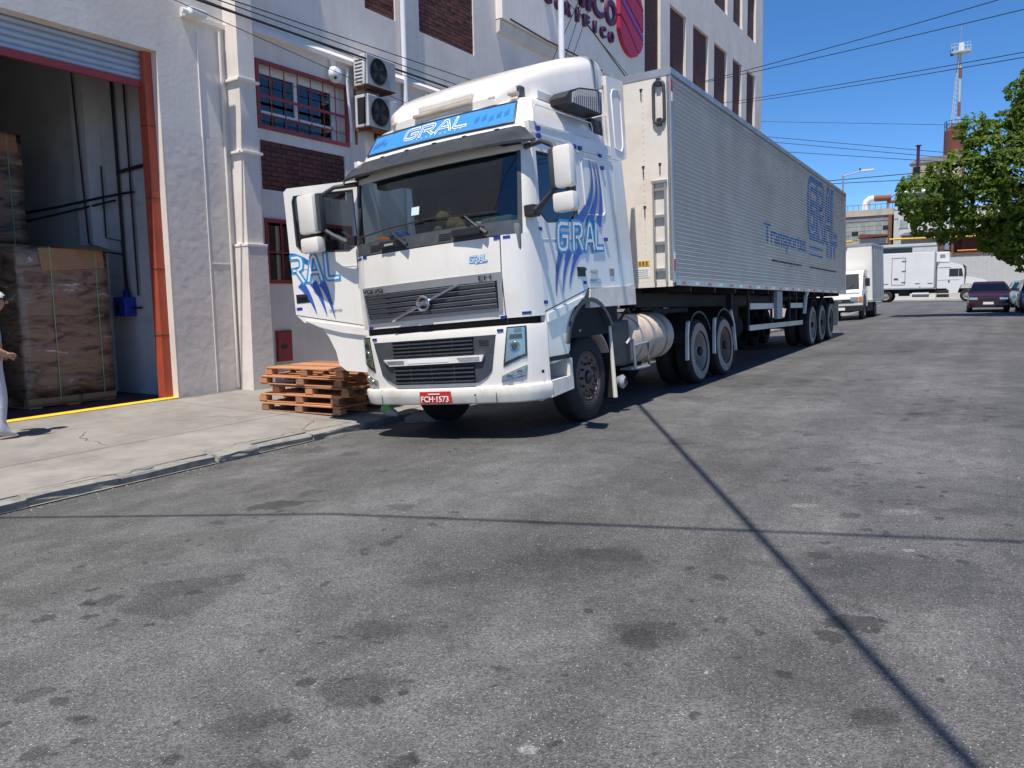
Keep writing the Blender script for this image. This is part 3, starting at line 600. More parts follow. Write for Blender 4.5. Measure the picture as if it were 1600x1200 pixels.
# ---- office block with the sign, further along the same frontage
ob = tag(empty('office_block', (WX, 30, 0)), 'tall pale block with rows of dark brick strips and a large wall sign', 'building'); ob.matrix_world = Matrix.Identity(4)
cols = [(26.92, 28.45), (29.39, 31.16), (32.0, 33.94), (34.73, 36.59), (37.48, 38.95), (39.83, 41.35)]
oh = [(a, c, 6.2, 12.57 if i else 17.5, .12) for i, (a, c) in enumerate(cols)] + [(a, c, 14.2, 17.5, .12) for a, c in cols[1:]] + [(a, c, 1.2, 5.0, .12) for a, c in cols[1:]]
facade('wall', 'wall_paint', ob, 17.5, 42.66, -.3, 20, oh)
bm_ = bpy.data.materials.new('brick_far'); bm_.use_nodes = True; t = bm_.node_tree; bt = t.nodes.new('ShaderNodeTexBrick'); bt.inputs['Scale'].default_value = 1; bt.inputs['Brick Width'].default_value = .25; bt.inputs['Row Height'].default_value = .088; bt.inputs['Mortar Size'].default_value = .008
bt.inputs['Color1'].default_value = (.12, .042, .035, 1); bt.inputs['Color2'].default_value = (.075, .03, .027, 1); bt.inputs['Mortar'].default_value = (.05, .035, .03, 1)
tc = t.nodes.new('ShaderNodeTexCoord'); sx_ = t.nodes.new('ShaderNodeSeparateXYZ'); cx_ = t.nodes.new('ShaderNodeCombineXYZ'); t.links.new(tc.outputs['Object'], sx_.inputs[0]); t.links.new(sx_.outputs[1], cx_.inputs[0]); t.links.new(sx_.outputs[2], cx_.inputs[1]); t.links.new(cx_.outputs[0], bt.inputs[0]); t.links.new(bt.outputs[0], t.nodes['Principled BSDF'].inputs[0]); t.nodes['Principled BSDF'].inputs['Roughness'].default_value = .85; MATS['brick_far'] = bm_
for a, c, p, q, d_ in oh: MB().box((WX-.16, a, p), (WX-.118, c, q)).build('brick_strip', 'brick_far', ob)
MB().box((-26, 17.5, 19.9), (WX-.001, 42.65, 20.1)).build('roof', 'wall_grey', ob); MB().box((-26, 42.4, -.3), (WX-.001, 42.659, 20)).build('end_wall', 'wall_paint', ob); MB().box((-26, 17.5, 17.06), (WX-.002, 17.6, 20)).build('end_wall', 'wall_paint', ob)
pn = MB().box((WX-.02, 17.25, 8.6), (WX+.2, 26.42, 18)).build('sign_panel', 'wall_white', ob)
MB().prism([(WX-.01, 8.25), (WX+.1, 8.32), (WX+.12, 8.58), (WX-.01, 8.595)], 'y', 17.26, 26.42).build('cream_band', 'band_cream', ob)
tubeobj('panel_cable', [(WX+.21, 17.6, 8.66), (WX+.215, 19.5, 8.62), (WX+.21, 21.1, 8.66), (WX+.21, 23, 8.62)], .02, 'cable', ob)
tubeobj('wall_wire', [(WX+.22, 21.5, 9.9), (WX+.22, 23.2, 9.35), (WX+.22, 25.2, 8.7)], .015, 'cable', ob)
sg = tag(empty('company_sign', (WX+.2, 19, 9.5)), 'raised purple letters and red oval emblem on the office block wall', 'sign'); SX = .005
Y0 = 19.0
def sign_letter(ch, yc, zb, h, w, m='sign_purple'):
    o = put_text(ch, m, sg, (SX+.05, yc-w/2-19, zb-9.5), (0,1,0), (0,0,1), width=w, height=h, depth=.05, name='letter', thick=.03)
for i, ch in enumerate('GORIFICO'):
    w = .12 if ch == 'I' else .34; sign_letter(ch, 19.5 + i*.58, 9.60, .34, w)
MB().add([(.01, 21.78-19.58, .46), (.1, 21.78-19.58, .46), (.1, 21.6-19.25, .56), (.01, 21.6-19.25, .56), (.01, 21.78-19.5, .44), (.1, 21.78-19.5, .44)], [(0,1,2,3), (3,2,5,4)]).build('accent', 'sign_purple', sg)
for ch, yc, w in (('O', 20.15, .8), ('M', 21.2, 1.0), ('I', 21.98, .2), ('C', 22.62, .75), ('O', 23.55, .8)): sign_letter(ch, yc, 10.12, .78, w)
# oval emblem cut into slanted swooshes
ec = (25.05-19, 10.72-9.5); A_, B_ = 1.08, 1.18
def swoosh(f0, f1, m, tip0=0, tip1=0):
    lo, hi = [], []; n = 18
    for k in range(n+1):
        x = -1 + 2*k/n; lim = math.sqrt(max(0, 1-x*x))
        a = max(-lim, min(lim, f0(x))); b_ = max(-lim, min(lim, f1(x))); lo.append((ec[0]+A_*x, ec[1]+B_*a)); hi.append((ec[0]+A_*x, ec[1]+B_*b_))
    pts = []; b = MB(); keep = [k for k in range(n+1) if hi[k][1]-lo[k][1] > .003]
    if len(keep) < 2: return
    ks = range(keep[0], keep[-1]+1); poly = [lo[k] for k in ks] + [hi[k] for k in reversed(ks)]
    b.prism(poly, 'x', SX, .14); b.build('emblem_piece', m, sg)
sl_ = lambda k, c, q=0: (lambda x: k*x + c + q*math.sin(x*2.6))
swoosh(sl_(-.42, .72, .1), lambda x: 2, 'sign_red'); swoosh(sl_(-.42, .22), sl_(-.42, .66, .1), 'sign_red'); swoosh(sl_(-.42, -.02), sl_(-.42, .16), 'sign_violet'); swoosh(sl_(-.42, -.5, -.08), sl_(-.42, -.08), 'sign_red'); swoosh(lambda x: -2, sl_(-.42, -.56, -.08), 'sign_red')
# ================================================================ tractor unit (local: u across, v back, w up; u=0 is the street side, v=0 the front)
TX, TY = -3.991, 6.744
TM = Matrix.Translation((TX, TY, ground(TX, TY)+.002)) @ Matrix.Rotation(-.0012, 4, 'Z') @ Matrix.Rotation(RISE, 4, 'X') @ Matrix.Rotation(-.0667, 4, 'Y')
tk = tag(empty('tractor_unit', M=TM), 'white articulated lorry tractor unit with blue GRAL lettering and its kerbside door open', 'truck')
def terp(tab, x):
    if x <= tab[0][0]: return tab[0][1]
    for (a, p), (b, q) in zip(tab[:-1], tab[1:]):
        if x <= b: return p + (q-p)*(x-a)/(b-a)
    return tab[-1][1]
VF = [(0.3, 0.0), (1.28, .02), (1.75, 0.0), (2.15, .03), (2.98, .22), (3.1, .25), (3.35, .40), (3.56, .52), (3.64, .62), (3.69, .78)]
HW = [(0.3, 1.23), (2.2, 1.24), (3.1, 1.22), (3.4, 1.18), (3.56, 1.12), (3.64, 1.06), (3.69, .98)]
CU_ = -1.25
def fsurf(t, w, off=0.0):
    """point on the front skin: t signed distance from the centre line"""
    hw, vf = terp(HW, w), terp(VF, w); v2 = max(.42, vf+.16); tc = hw-.42; a = abs(t)
    x = min(1, max(0, (a-tc)/.42)); v = vf + .05*min(1, a/tc)**2 + (v2-vf-.05)*(1-math.sqrt(max(0, 1-x*x)))
    nx = math.copysign(x, t)*.8; n = Vector((nx, -math.sqrt(max(.04, 1-nx*nx)), 0)).normalized()
    return Vector((CU_+t, v, w)) + n*off
def fquad(name, c, m, parent, n=6, k=3, off=.004, th=.01, smooth=True):
    """slab draped over the front skin; corners BL, BR, TR, TL as (t, w)"""
    P = []
    for j in range(k+1):
        b = j/k; l = Vector(c[0]).lerp(Vector(c[3]), b); r = Vector(c[1]).lerp(Vector(c[2]), b)
        P.append([fsurf(*l.lerp(r, i/n), off) for i in range(n+1)])
    return MB().grid([list(r) for r in P], th).build(name, m, parent, smooth)
def fpatch(f0, f1, ws, n, off=0.0, th=.02):
    P = [[fsurf(terp(HW, w)*(f0+(f1-f0)*i/n), w, off) for i in range(n+1)] for w in ws]
    return MB().grid(P, th)
# --- front skin: bonnet flap, corner panels, windscreen surround, roof
bon = fpatch(-.765, .765, [1.285, 1.5, 1.75, 2.0, 2.13], 16).build('bonnet', 'truck_white', tk, True)
for s in (-1, 1):
    P = [[fsurf(s*terp(HW, w)*(.775+.225*i/10), w) for i in range(11)] for w in (1.285, 1.5, 1.75, 2.0, 2.14)]
    MB().grid([r[::s] for r in P], .02).build('corner_panel', 'truck_white', tk, True)
    P = [[fsurf(s*terp(HW, w)*(.935+.065*i/6), w) for i in range(7)] for w in (2.14, 2.3, 2.6, 2.8, 3.0, 3.1)]
    MB().grid([r[::s] for r in P], .03).build('windscreen_pillar', 'truck_white' if s > 0 else 'grey_plastic', tk, True)
    P = [[fsurf(s*terp(HW, w)*(.905+.028*i/2), w, .004) for i in range(3)] for w in (2.22, 2.6, 3.0)]
    MB().grid([r[::s] for r in P], .03).build('windscreen_seal', 'grey_plastic', tk, True)
fpatch(-.93, .93, [2.14, 2.2, 2.26, 2.285], 20, .003, .03).build('cowl', 'grey_plastic', tk, True)
fpatch(-1, 1, [3.0, 3.06, 3.1], 24).build('windscreen_header', 'truck_white', tk, True)
rf = MB(); ws = [3.1, 3.2, 3.3, 3.4, 3.5, 3.56, 3.61, 3.64, 3.67, 3.69]; n = 28
P = [[Vector((CU_-terp(HW, w), 2.37, w))] + [fsurf(terp(HW, w)*(-1+2*i/n), w) for i in range(n+1)] + [Vector((CU_+terp(HW, w), 2.37, w))] for w in ws]
rf.grid(P); top = P[-1]; o = len(rf.v); rf.v += [tuple(p) for p in top]; rf.f.append(tuple(range(o, o+len(top)))); rf.build('roof', 'truck_white', tk, True)
fpatch(-.905, .905, [2.28, 2.45, 2.62, 2.8, 3.0], 20, -.006, .006).build('windscreen', 'windshield', tk, True)
# dark inner lining so that seams read dark
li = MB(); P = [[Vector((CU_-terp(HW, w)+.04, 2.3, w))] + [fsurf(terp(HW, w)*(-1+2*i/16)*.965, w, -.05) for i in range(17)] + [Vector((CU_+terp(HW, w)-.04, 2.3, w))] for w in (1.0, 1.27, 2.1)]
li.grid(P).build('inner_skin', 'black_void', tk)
# --- sides
def door(sd):
    """in hinge space: x outward*sd, y along the door, z up"""
    d = empty('door'); X0, X1 = (0.0, -.05*sd)
    def pr(poly, a, b): return MB().prism(poly, 'x', a*sd, b*sd)
    pan = pr([(.0, 1.33), (1.03, 1.55), (1.03, 2.42), (.93, 2.40), (.86, 2.31), (.2, 2.26), (.06, 2.34), (.0, 2.42)], -.05, .0)
    pan.add(*[[], []]); body = pan.build('door_panel', 'truck_white', d)
    fr_ = pr([(.0, 2.42), (.06, 2.34), (.07, 2.4), (.07, 3.0), (.90, 3.02), (.93, 2.95), (.93, 2.40), (1.03, 2.42), (1.03, 3.08), (.98, 3.12), (.05, 3.10), (.0, 3.05)], -.045, -.002)
    fr_.build('window_frame', 'truck_white', d)
    pr([(.06, 2.34), (.2, 2.26), (.86, 2.31), (.93, 2.40), (.93, 2.95), (.90, 3.02), (.07, 3.0)], -.03, -.024).build('window_glass', 'side_glass', d)
    sl = MB()
    ring = [(.07, 2.36), (.2, 2.27), (.86, 2.32), (.92, 2.40), (.92, 2.94), (.89, 3.01), (.08, 2.99), (.07, 2.36)]; sl.tube([(-.015*sd, a, b) for a, b in ring], .016, 6, False); sl.build('window_seal', 'dark_plastic', d, True)
    pr([(.0, 1.315), (1.02, 1.535), (.92, 1.44), (.72, 1.40), (.6, 1.24), (.52, 1.05), (.49, .88), (.4, .80), (.1, .76), (.0, .82)], -.06, -.004).build('step_cover', 'truck_white', d)
    pr([(.03, 1.30), (.9, 1.47), (.70, 1.37), (.4, 1.28), (.03, 1.21)], -.003, .022).build('cover_ridge', 'truck_white', d)
    h = pr([(.80, 1.69), (1.0, 1.69), (1.0, 1.80), (.80, 1.80)], -.001, .004).build('handle_recess', 'dark_plastic', d); pr([(.84, 1.76), (.98, 1.76), (.98, 1.785), (.84, 1.785)], .006, .03).build('handle', 'dark_plastic', d)
    pr([(.0, 2.075), (1.03, 2.115), (1.03, 2.122), (.0, 2.082)], -.001, .004).build('swage_line', 'truck_white', d)
    pr([(.02, 1.45), (1.0, 1.6), (1.0, 2.25), (.02, 2.25)], -.09, -.051).build('door_lining', 'interior_dark', d)
    for y_, z_ in ((.03, 1.42), (.97, 1.62), (.03, 2.19)): pr([(y_-.04, z_-.018), (y_+.04, z_-.018), (y_+.04, z_+.018), (y_-.04, z_+.018)], -.001, .003).build('tape_mark', 'sticker_blue', d)
    return d
DL = door(1); DL.parent = tk; DL.matrix_local = TR(-.015, .42, 0)
DR = door(-1); DR.parent = tk; DR.matrix_local = TR(-2.505, .45, 0, RAD(106)); DR['label'] = 'kerbside door standing open'
for s, u in ((1, -.02), (-1, -2.48)):
    a = MB().prism([(1.46, 1.56), (2.37, 1.56), (2.37, 3.105), (1.46, 3.105)], 'x', u, u-.05*s).build('sleeper_side', 'truck_white', tk)
    MB().tube([(u+.001*s, p, q) for p, q in ((1.56, 2.45), (1.6, 2.41), (2.02, 2.43), (2.06, 2.47), (1.98, 3.0), (1.92, 3.06), (1.56, 3.05), (1.52, 3.0), (1.56, 2.45))], .011, 6, False).build('panel_pressing', 'truck_white', tk, True)
    MB().prism([(.43, 3.105), (2.37, 3.105), (2.37, 3.13), (.43, 3.13)], 'x', u-.06*s, u+.012*s).build('rain_gutter', 'truck_white', tk)
    MB().prism([(.43, 3.18), (2.37, 3.18), (2.37, 3.195), (.43, 3.195)], 'x', u-.06*s, u+.006*s).build('rain_gutter', 'truck_white', tk)
    MB().box((min(u, u-.06*s), .40, 3.14), (max(u, u-.06*s), 2.37, 3.3)).build('roof_side', 'truck_white', tk)
    MB().prism([(1.46, 1.33), (2.80, 1.33), (2.80, 1.575), (1.5, 1.55)], 'x', u-.25*s, u+.015*s).build('side_skirt', 'truck_cream', tk)
    MB().prism([(2.39, 1.56), (2.82, 1.585), (2.76, 2.4), (2.68, 3.15), (2.39, 3.15)], 'x', u-.06*s, u).build('side_deflector', 'truck_white', tk)
    MB().prism([(2.39, 3.16), (2.68, 3.16), (2.86, 3.22), (2.90, 4.2), (2.39, 4.17)], 'x', u-.06*s, u-.004*s).build('side_deflector', 'truck_white', tk)
    MB().tube([(u+.0*s, p, q) for p, q in ((2.52, 3.3), (2.7, 3.28), (2.76, 3.36), (2.78, 3.95), (2.7, 4.05), (2.55, 4.03), (2.5, 3.95), (2.52, 3.3))], .008, 6, False).build('panel_pressing', 'truck_white', tk, True)
    for q in (2.46, 2.41):
        pass
MB().box((-2.45, 2.33, 1.3), (-.05, 2.375, 3.68)).build('cab_back', 'truck_cream', tk)
MB().tube([(-.012, p, q) for p, q in ((.5, 3.30), (.5, 3.45), (.54, 3.48), (1.84, 3.50), (1.87, 3.46), (1.87, 3.36), (1.83, 3.33), (.54, 3.27), (.5, 3.30))], .007, 6, False).build('panel_pressing', 'truck_white', tk, True)
# --- roof deflector
def arch(v, hw, z0, z1, r, n=6):
    p = [(CU_-hw, v, z0)]
    for k in range(n+1): a = math.pi - (math.pi/2)*k/n; p.append((CU_-hw+r+r*math.cos(a), v, z1-r+r*math.sin(a)))
    p.append((CU_, v, z1+.03))
    for k in range(n+1): a = math.pi/2 - (math.pi/2)*k/n; p.append((CU_+hw-r+r*math.cos(a), v, z1-r+r*math.sin(a)))
    p.append((CU_+hw, v, z0)); return p
secs = [(.60, .70, 3.60, 3.68, .05), (.70, .86, 3.60, 3.84, .10), (.95, .95, 3.62, 4.00, .15), (1.3, 1.05, 3.67, 4.15, .18), (1.7, 1.14, 3.76, 4.28, .20), (2.05, 1.19, 3.90, 4.37, .20), (2.3, 1.2, 4.02, 4.38, .18), (2.42, 1.18, 4.08, 4.30, .14)]
df = MB(); P = [arch(*s) for s in secs]; df.grid([[tuple(q) for q in r] for r in P])
o = len(df.v); df.v += [tuple(q) for q in P[-1]]; df.f.append(tuple(range(o, o+len(P[-1])))); o = len(df.v); df.v += [tuple(q) for q in P[0]]; df.f.append(tuple(range(o, o+len(P[0])))); dfo = df.build('roof_deflector', 'truck_white', tk, True)
for v in (2.12, 2.2): MB().tube([(q[0]+(q[0]-CU_)*.004, v, q[2]+.004) for q in arch(v, 1.196, 3.96, 4.378, .19)], .006, 4).build('seam', 'grey_print', dfo)
MB().bbox((CU_-.34, .58, 3.70), (CU_+.42, .72, 3.80), .03).build('beacon_cover', 'truck_cream', dfo); MB().bbox((CU_-.40, .55, 3.665), (CU_+.42, .62, 3.705), .01).build('beacon_bar', 'truck_dusty', dfo)
MB().box((CU_-1.05, .95, 3.66), (CU_+1.05, 2.3, 3.75)).build('deflector_base', 'truck_white', dfo)
for t in (-.72, .92, .66): MB().bbox((CU_+t-.05, .60, 3.655), (CU_+t+.05, .70, 3.70), .015).build('marker_lamp', 'truck_dusty', tk)
MB().bbox((-.42, .78, 3.68), (-.32, .90, 3.80), .02).build('horn', 'grey_plastic', tk)
# --- intake louvre on the roof side
lo = MB().prism([(1.13, 3.66), (1.16, 3.60), (1.35, 3.585), (2.02, 3.61), (2.05, 3.68), (1.99, 3.90), (1.50, 3.83), (1.25, 3.75)], 'x', -.16, .05).build('air_intake', 'dark_plastic', tk)
for k in range(15):
    v = 1.27 + k*.052; z0, z1 = 3.62, terp([(1.2, 3.70), (1.45, 3.80), (1.99, 3.88)], v+.03); MB().prism([(v, z0), (v+.018, z0), (v+.044, z1), (v+.026, z1)], 'x', .051, .066).build('louvre', 'galv', lo)
# --- sun visor
vz = MB(); rows = [(3.27, .03, .93), (3.23, .07, .965), (3.15, .13, 1.0), (3.075, .17, 1.03), (3.05, .165, 1.03)]; n = 24; P = []
for w, off, k in rows: P.append([fsurf(max(-1.2, min(1.2, 1.22*(-1+2*i/n)))*k*.985, min(w, 3.3), off) for i in range(n+1)])
vz.grid(P, -.012).build('sun_visor', 'visor_plastic', tk, True)
for t in (-.75, -.35, .05, .45, .85): MB().bbox((CU_+t-.025, fsurf(t, 3.27).y-.045, 3.262), (CU_+t+.025, fsurf(t, 3.27).y, 3.278), .004).build('visor_clip', 'visor_plastic', tk)
# --- illuminated header sign
sgn = fquad('header_sign', [(-1.06, 3.345), (1.02, 3.325), (.98, 3.57), (-1.0, 3.57)], 'sign_blue', tk, 18, 4, .012, .012)
ring = [fsurf(t, w, .012) for t, w in [(-1.06+2.08*i/16, 3.345-.02*i/16) for i in range(17)] + [(1.02-.04*i/4, 3.325+.248*i/4) for i in range(1, 5)] + [(.98-1.98*i/16, 3.573) for i in range(1, 17)] + [(-1.0-.06*i/4, 3.573-.228*i/4) for i in range(1, 5)]]
MB().tube(ring, .012, 6, False).build('sign_frame', 'grey_plastic', sgn, True)
r5 = random.Random(11)
for k in range(9):
    t = (-.98 + k*.055) if k < 4 else (.52 + (k-4)*.09); w0 = r5.uniform(3.38, 3.44); fquad('sign_block', [(t, w0), (t+.05, w0+.02), (t+.05, w0+.08), (t, w0+.05)], 'sign_blue_dark', sgn, 2, 2, .0145, .002)
def place_sign(x, y, z): return fsurf(x-.47, 3.415+y, .018+z)
gral(tk, 'GRAL', .115, .036, .24, place_sign, 'decal_white', 'sign_blue', .25, wide=1.7)
for i, ch in enumerate('TRANSPORTES'):
    p = fsurf(-.33+i*.068, 3.372, .02); put_text(ch, 'decal_white', sgn, p, (1, 0, 0), (0, .5, .86), height=.024, depth=.001)

# --- grille
gs = fquad('grille_surround', [(-.95, 1.345), (.93, 1.36), (.96, 1.765), (-.98, 1.765)], 'grille_silver', tk, 16, 3, .012, .012)
gi = fquad('grille_opening', [(-.90, 1.40), (.89, 1.40), (.90, 1.68), (-.94, 1.68)], 'black_void', tk, 16, 3, .018, .006)
for k in range(5):
    z = 1.405 + k*.056; fquad('slat', [(-.89-.005*k, z), (.885, z), (.89, z+.034), (-.90-.005*k, z+.034)], 'grey_plastic', gi, 14, 2, .034, .012); fquad('slat_edge', [(-.89-.005*k, z+.033), (.885, z+.033), (.885, z+.039), (-.90-.005*k, z+.039)], 'chrome', gi, 14, 1, .037, .012)
    for s in (-1, 1): fquad('slat_blade', [(s*.52 if s > 0 else -.89, z), (.88 if s > 0 else -.52, z), (.88 if s > 0 else -.60, z+.05), (s*.60 if s > 0 else -.89, z+.05)], 'grey_plastic', gi, 6, 1, .03, .012)
bar = MB(); bar.tube([fsurf(t, w, .05) for t, w in ((-.50, 1.365), (-.2, 1.46), (.2, 1.59), (.46, 1.675))], .017, 8).build('emblem_bar', 'chrome', tk, True)
em = MB().lathe([(0, .062), (.012, .062), (.02, .075), (.012, .09), (0, .09)], 28, Matrix.Translation(fsurf(-.01, 1.52, .06)) @ Matrix.Rotation(-math.pi/2, 4, 'Z')).build('emblem_ring', 'chrome', tk, True)
MB().box((CU_-.09, fsurf(0, 1.52).y-.088, 1.505), (CU_+.07, fsurf(0, 1.52).y-.078, 1.538)).build('emblem_band', 'grille_silver', em); put_text('VOLVO', 'black_print', em, (CU_-.075, fsurf(0, 1.52).y-.089, 1.512), (1,0,0), (0,0,1), width=.13, height=.018, depth=.001)
put_text('VOLVO', 'black_print', tk, fsurf(-.95, 1.697, .02)+Vector((0, -.012, 0)), (1, -.1, 0), (0,0,1), width=.33, height=.045, depth=.003, thick=.02); put_text('FH', 'black_print', tk, fsurf(.70, 1.70, .024)+Vector((0, -.004, 0)), (1, .08, 0), (0,0,1), width=.15, height=.045, depth=.003)
gral(tk, 'GRAL', .06, .018, .057, lambda x, y, z: fsurf(.59+x, 1.895+y, .004+z), 'cyan_decal', 'decal_white', .1, wide=.75); fquad('strap_line', [(.66, 1.875), (.80, 1.878), (.80, 1.883), (.66, 1.88)], 'cyan_decal', tk, 3, 1, .004, .002)
# --- gap, bumper
fpatch(-.90, .90, [1.19, 1.285], 14, -.05, .01).build('bonnet_gap', 'black_void', tk)
BP = [(.40, -.005), (.42, .01), (.565, .035), (.585, .02), (.60, .0)]
def bsurf(t, w, off=0): return fsurf(t, w, off)
n = 30; P = [[fsurf(1.24*(-1+2*i/n)*(.97 if w < .41 else 1), w, off+.01) for i in range(n+1)] for w, off in ((.40, -.03), (.415, .0), (.48, .02), (.56, .03), (.578, .02), (.59, -.015))]
MB().grid(P, .03).build('bumper_lip', 'truck_cream', tk, True)
fquad('bumper_seam', [(.795, .41), (.802, .41), (.802, .575), (.795, .575)], 'black_void', tk, 1, 2, .036, .004); fquad('bumper_seam', [(-.802, .41), (-.795, .41), (-.795, .575), (-.802, .575)], 'black_void', tk, 1, 2, .036, .004)
P = [[fsurf(1.235*(-1+2*i/n), w, off) for i in range(n+1)] for w, off in ((.585, .0), (.7, .006), (1.0, .012), (1.16, .012), (1.205, .002), (1.215, -.04))]
MB().grid(P, .03).build('bumper', 'truck_white', tk, True)
bg_ = MB(); poly = [(-.56, .63), (.58, .63), (.75, .72), (.83, 1.125), (-.88, 1.125), (-.77, .72)]
P = []
for j in range(9):
    w = .63 + .495*j/8; lo_ = -terp([(.63, .56), (.72, .77), (1.125, .88)], w); hi_ = terp([(.63, .58), (.72, .75), (1.125, .83)], w); P.append([fsurf(lo_+(hi_-lo_)*i/14, w, .018) for i in range(15)])
bg_.grid(P, .01).build('bumper_insert', 'grey_plastic', tk, True)
for (z0, z1, hwid, ns) in ((.94, 1.115, .56, 4), (.635, .83, .555, 4)):
    g = fquad('lower_grille', [(-hwid, z0), (hwid, z0), (hwid, z1), (-hwid, z1)], 'black_void', tk, 10, 2, .023, .004)
    for k in range(ns): z = z0 + .012 + (z1-z0-.01)*k/ns; fquad('slat', [(-hwid, z), (hwid, z), (hwid, z+.016), (-hwid, z+.016)], 'grey_plastic', g, 10, 1, .042, .02)
    for t in (-.3, 0, .3): fquad('strut', [(t-.008, z0), (t+.008, z0), (t+.008, z1), (t-.008, z1)], 'dark_plastic', g, 1, 1, .034, .02)
    fquad('grille_rim', [(-hwid-.01, z1-.004), (hwid+.01, z1-.004), (hwid+.01, z1+.008), (-hwid-.01, z1+.008)], 'dark_plastic', g, 10, 1, .032, .02)
st = fquad('bumper_strip', [(-.62, .848), (.66, .855), (.69, .925), (-.71, .925)], 'truck_white', tk, 12, 2, .05, .03)
for a, b_ in ((-.66, -.38), (.36, .64)): fquad('strip_lamp', [(a+.03, .868), (b_, .868), (b_, .908), (a, .908)], 'lamp_chrome', st, 4, 1, .054, .004)
fquad('strip_plate', [(-.32, .87), (.25, .87), (.25, .905), (-.32, .905)], 'decal_white', st, 6, 1, .0535, .003)
for k in range(3): fquad('vent_slot', [(.63, 1.02+k*.022), (.74, 1.02+k*.022), (.745, 1.03+k*.022), (.63, 1.03+k*.022)], 'black_void', tk, 2, 1, .021, .003)
for s in (-1, 1):
    hm = 'lamp_chrome' if s > 0 else 'lamp_old'
    def Q(c): return [(s*a, b_) for a, b_ in (c if s > 0 else (c[1], c[0], c[3], c[2]))]
    h = fquad('headlight', Q([(.89, .785), (1.12, .885), (1.13, 1.195), (.955, 1.195)]), 'dark_plastic', tk, 8, 6, .016, .02)
    fquad('reflector', Q([(.915, .83), (1.105, .91), (1.115, 1.18), (.965, 1.18)]), hm, h, 6, 5, .018, .003)
    fquad('lamp_unit', Q([(.97, 1.065), (1.09, 1.065), (1.09, 1.115), (.98, 1.115)]), 'grey_plastic', h, 4, 3, .024, .004); fquad('indicator', Q([(1.02, 1.13), (1.09, 1.13), (1.09, 1.175), (1.03, 1.175)]), 'grey_print', h, 4, 3, .024, .004)
    c = fsurf(s*1.02, .985, .012); MB().lathe([(0, .001), (.006, .018), (.012, .032), (.016, .052), (.004, .058)], 18, Matrix.Translation(c) @ Matrix.Rotation(-math.pi/2 + s*.45, 4, 'Z')).build('projector', 'chrome', h, True); MB().lathe([(.013, .001), (.018, .03)], 14, Matrix.Translation(c) @ Matrix.Rotation(-math.pi/2 + s*.45, 4, 'Z')).build('projector_lens', 'window_dark', h, True)
    fquad('headlight_lens', Q([(.90, .80), (1.115, .895), (1.125, 1.19), (.96, 1.19)]), 'lens', h, 8, 6, .034, .003)
    f_ = fquad('fog_lamp', Q([(.86, .62), (1.10, .675), (1.115, .79), (.87, .69)]), 'grey_print', tk, 8, 3, .016, .02)
    fquad('fog_reflector', Q([(.875, .632), (1.09, .685), (1.10, .775), (.885, .685)]), hm, f_, 6, 3, .018, .003)
    for t in (.95, 1.05): MB().lathe([(0, .001), (.01, .02), (.014, .034), (.004, .038)], 14, Matrix.Translation(fsurf(s*t, .66+.42*(t-.93), .014)) @ Matrix.Rotation(-math.pi/2 + s*.4, 4, 'Z')).build('fog_bulb', 'chrome', f_, True)
    fquad('fog_lens', Q([(.865, .625), (1.095, .68), (1.11, .785), (.875, .69)]), 'lens', f_, 6, 3, .032, .003)
    u0 = CU_ + s*1.235
    # side step: bumper return, tread recess
    MB().prism([(.40, .41), (.90, .45), (.90, .60), (.40, .585)], 'x', u0-.28*s, u0+.02*s).build('lower_step', 'truck_cream', tk); MB().prism([(.83, .60), (.90, .60), (.90, .79), (.84, .79)], 'x', u0-.28*s, u0+.02*s).build('step_post', 'truck_cream', tk)
    MB().box((min(u0-.3*s, u0-.22*s), .40, .58), (max(u0-.3*s, u0-.22*s), .86, .80)).build('step_well', 'alu', tk); MB().box((min(u0-.25*s, u0), .42, .79), (max(u0-.25*s, u0), .9, .84)).build('upper_step', 'chassis', tk)
    MB().prism([(.38, .59), (.44, .59), (.42, 1.2), (.38, 1.2)], 'x', u0-.1*s, u0-.005*s).build('bumper_return', 'truck_white', tk)
    # wheel arch trim
    ar = MB(); P = []
    for k in range(13): a = math.pi - .25 - (math.pi-.75)*k/12; P.append([(u0+.02*s, 1.46+.60*math.cos(a), .80+.60*math.sin(a)), (u0-.30*s, 1.46+.60*math.cos(a), .80+.60*math.sin(a))])
    ar.grid(P, .05); ar.build('wheel_arch', 'grey_plastic', tk, True)
    MB().tube([(u0-.03*s, 2.03, 1.12), (u0-.04*s, 2.06, .7), (u0-.03*s, 2.05, .2)], [.02, .025, .03], 8).build('mudflap_edge', 'truck_cream', tk, True); MB().box((min(u0-.36*s, u0-.04*s), 2.05, .2), (max(u0-.36*s, u0-.04*s), 2.075, 1.1)).build('mudflap', 'chassis', tk)
    fg = MB(); P = [[(u0-.06*s, 1.49+.58*math.cos(a), .52+.58*math.sin(a)), (u0-.34*s, 1.49+.58*math.cos(a), .52+.58*math.sin(a))] for a in [1.95-.19*k for k in range(9)]]; fg.grid(P, .02); fg.build('mudguard', 'truck_dusty', tk, True)
pl = fquad('number_plate', [(-.19, .42), (.24, .42), (.24, .55), (-.19, .55)], 'plate_red', tk, 3, 1, .045, .006)
py = fsurf(0, .48, .05).y - .002
put_text('FCH·1573', 'decal_white', pl, (CU_-.165, py, .435), (1,0,0), (0,0,1), width=.38, height=.066, depth=.002, thick=.012); MB().box((CU_-.06, py-.001, .518), (CU_+.1, py+.001, .53)).build('plate_caption', 'decal_white', pl)
MB().lathe([(0, .001), (.006, .012)], 10, Matrix.Translation(fsurf(.55, .5, .038)) @ Matrix.Rotation(-math.pi/2, 4, 'Z')).build('tow_hole', 'black_void', tk)
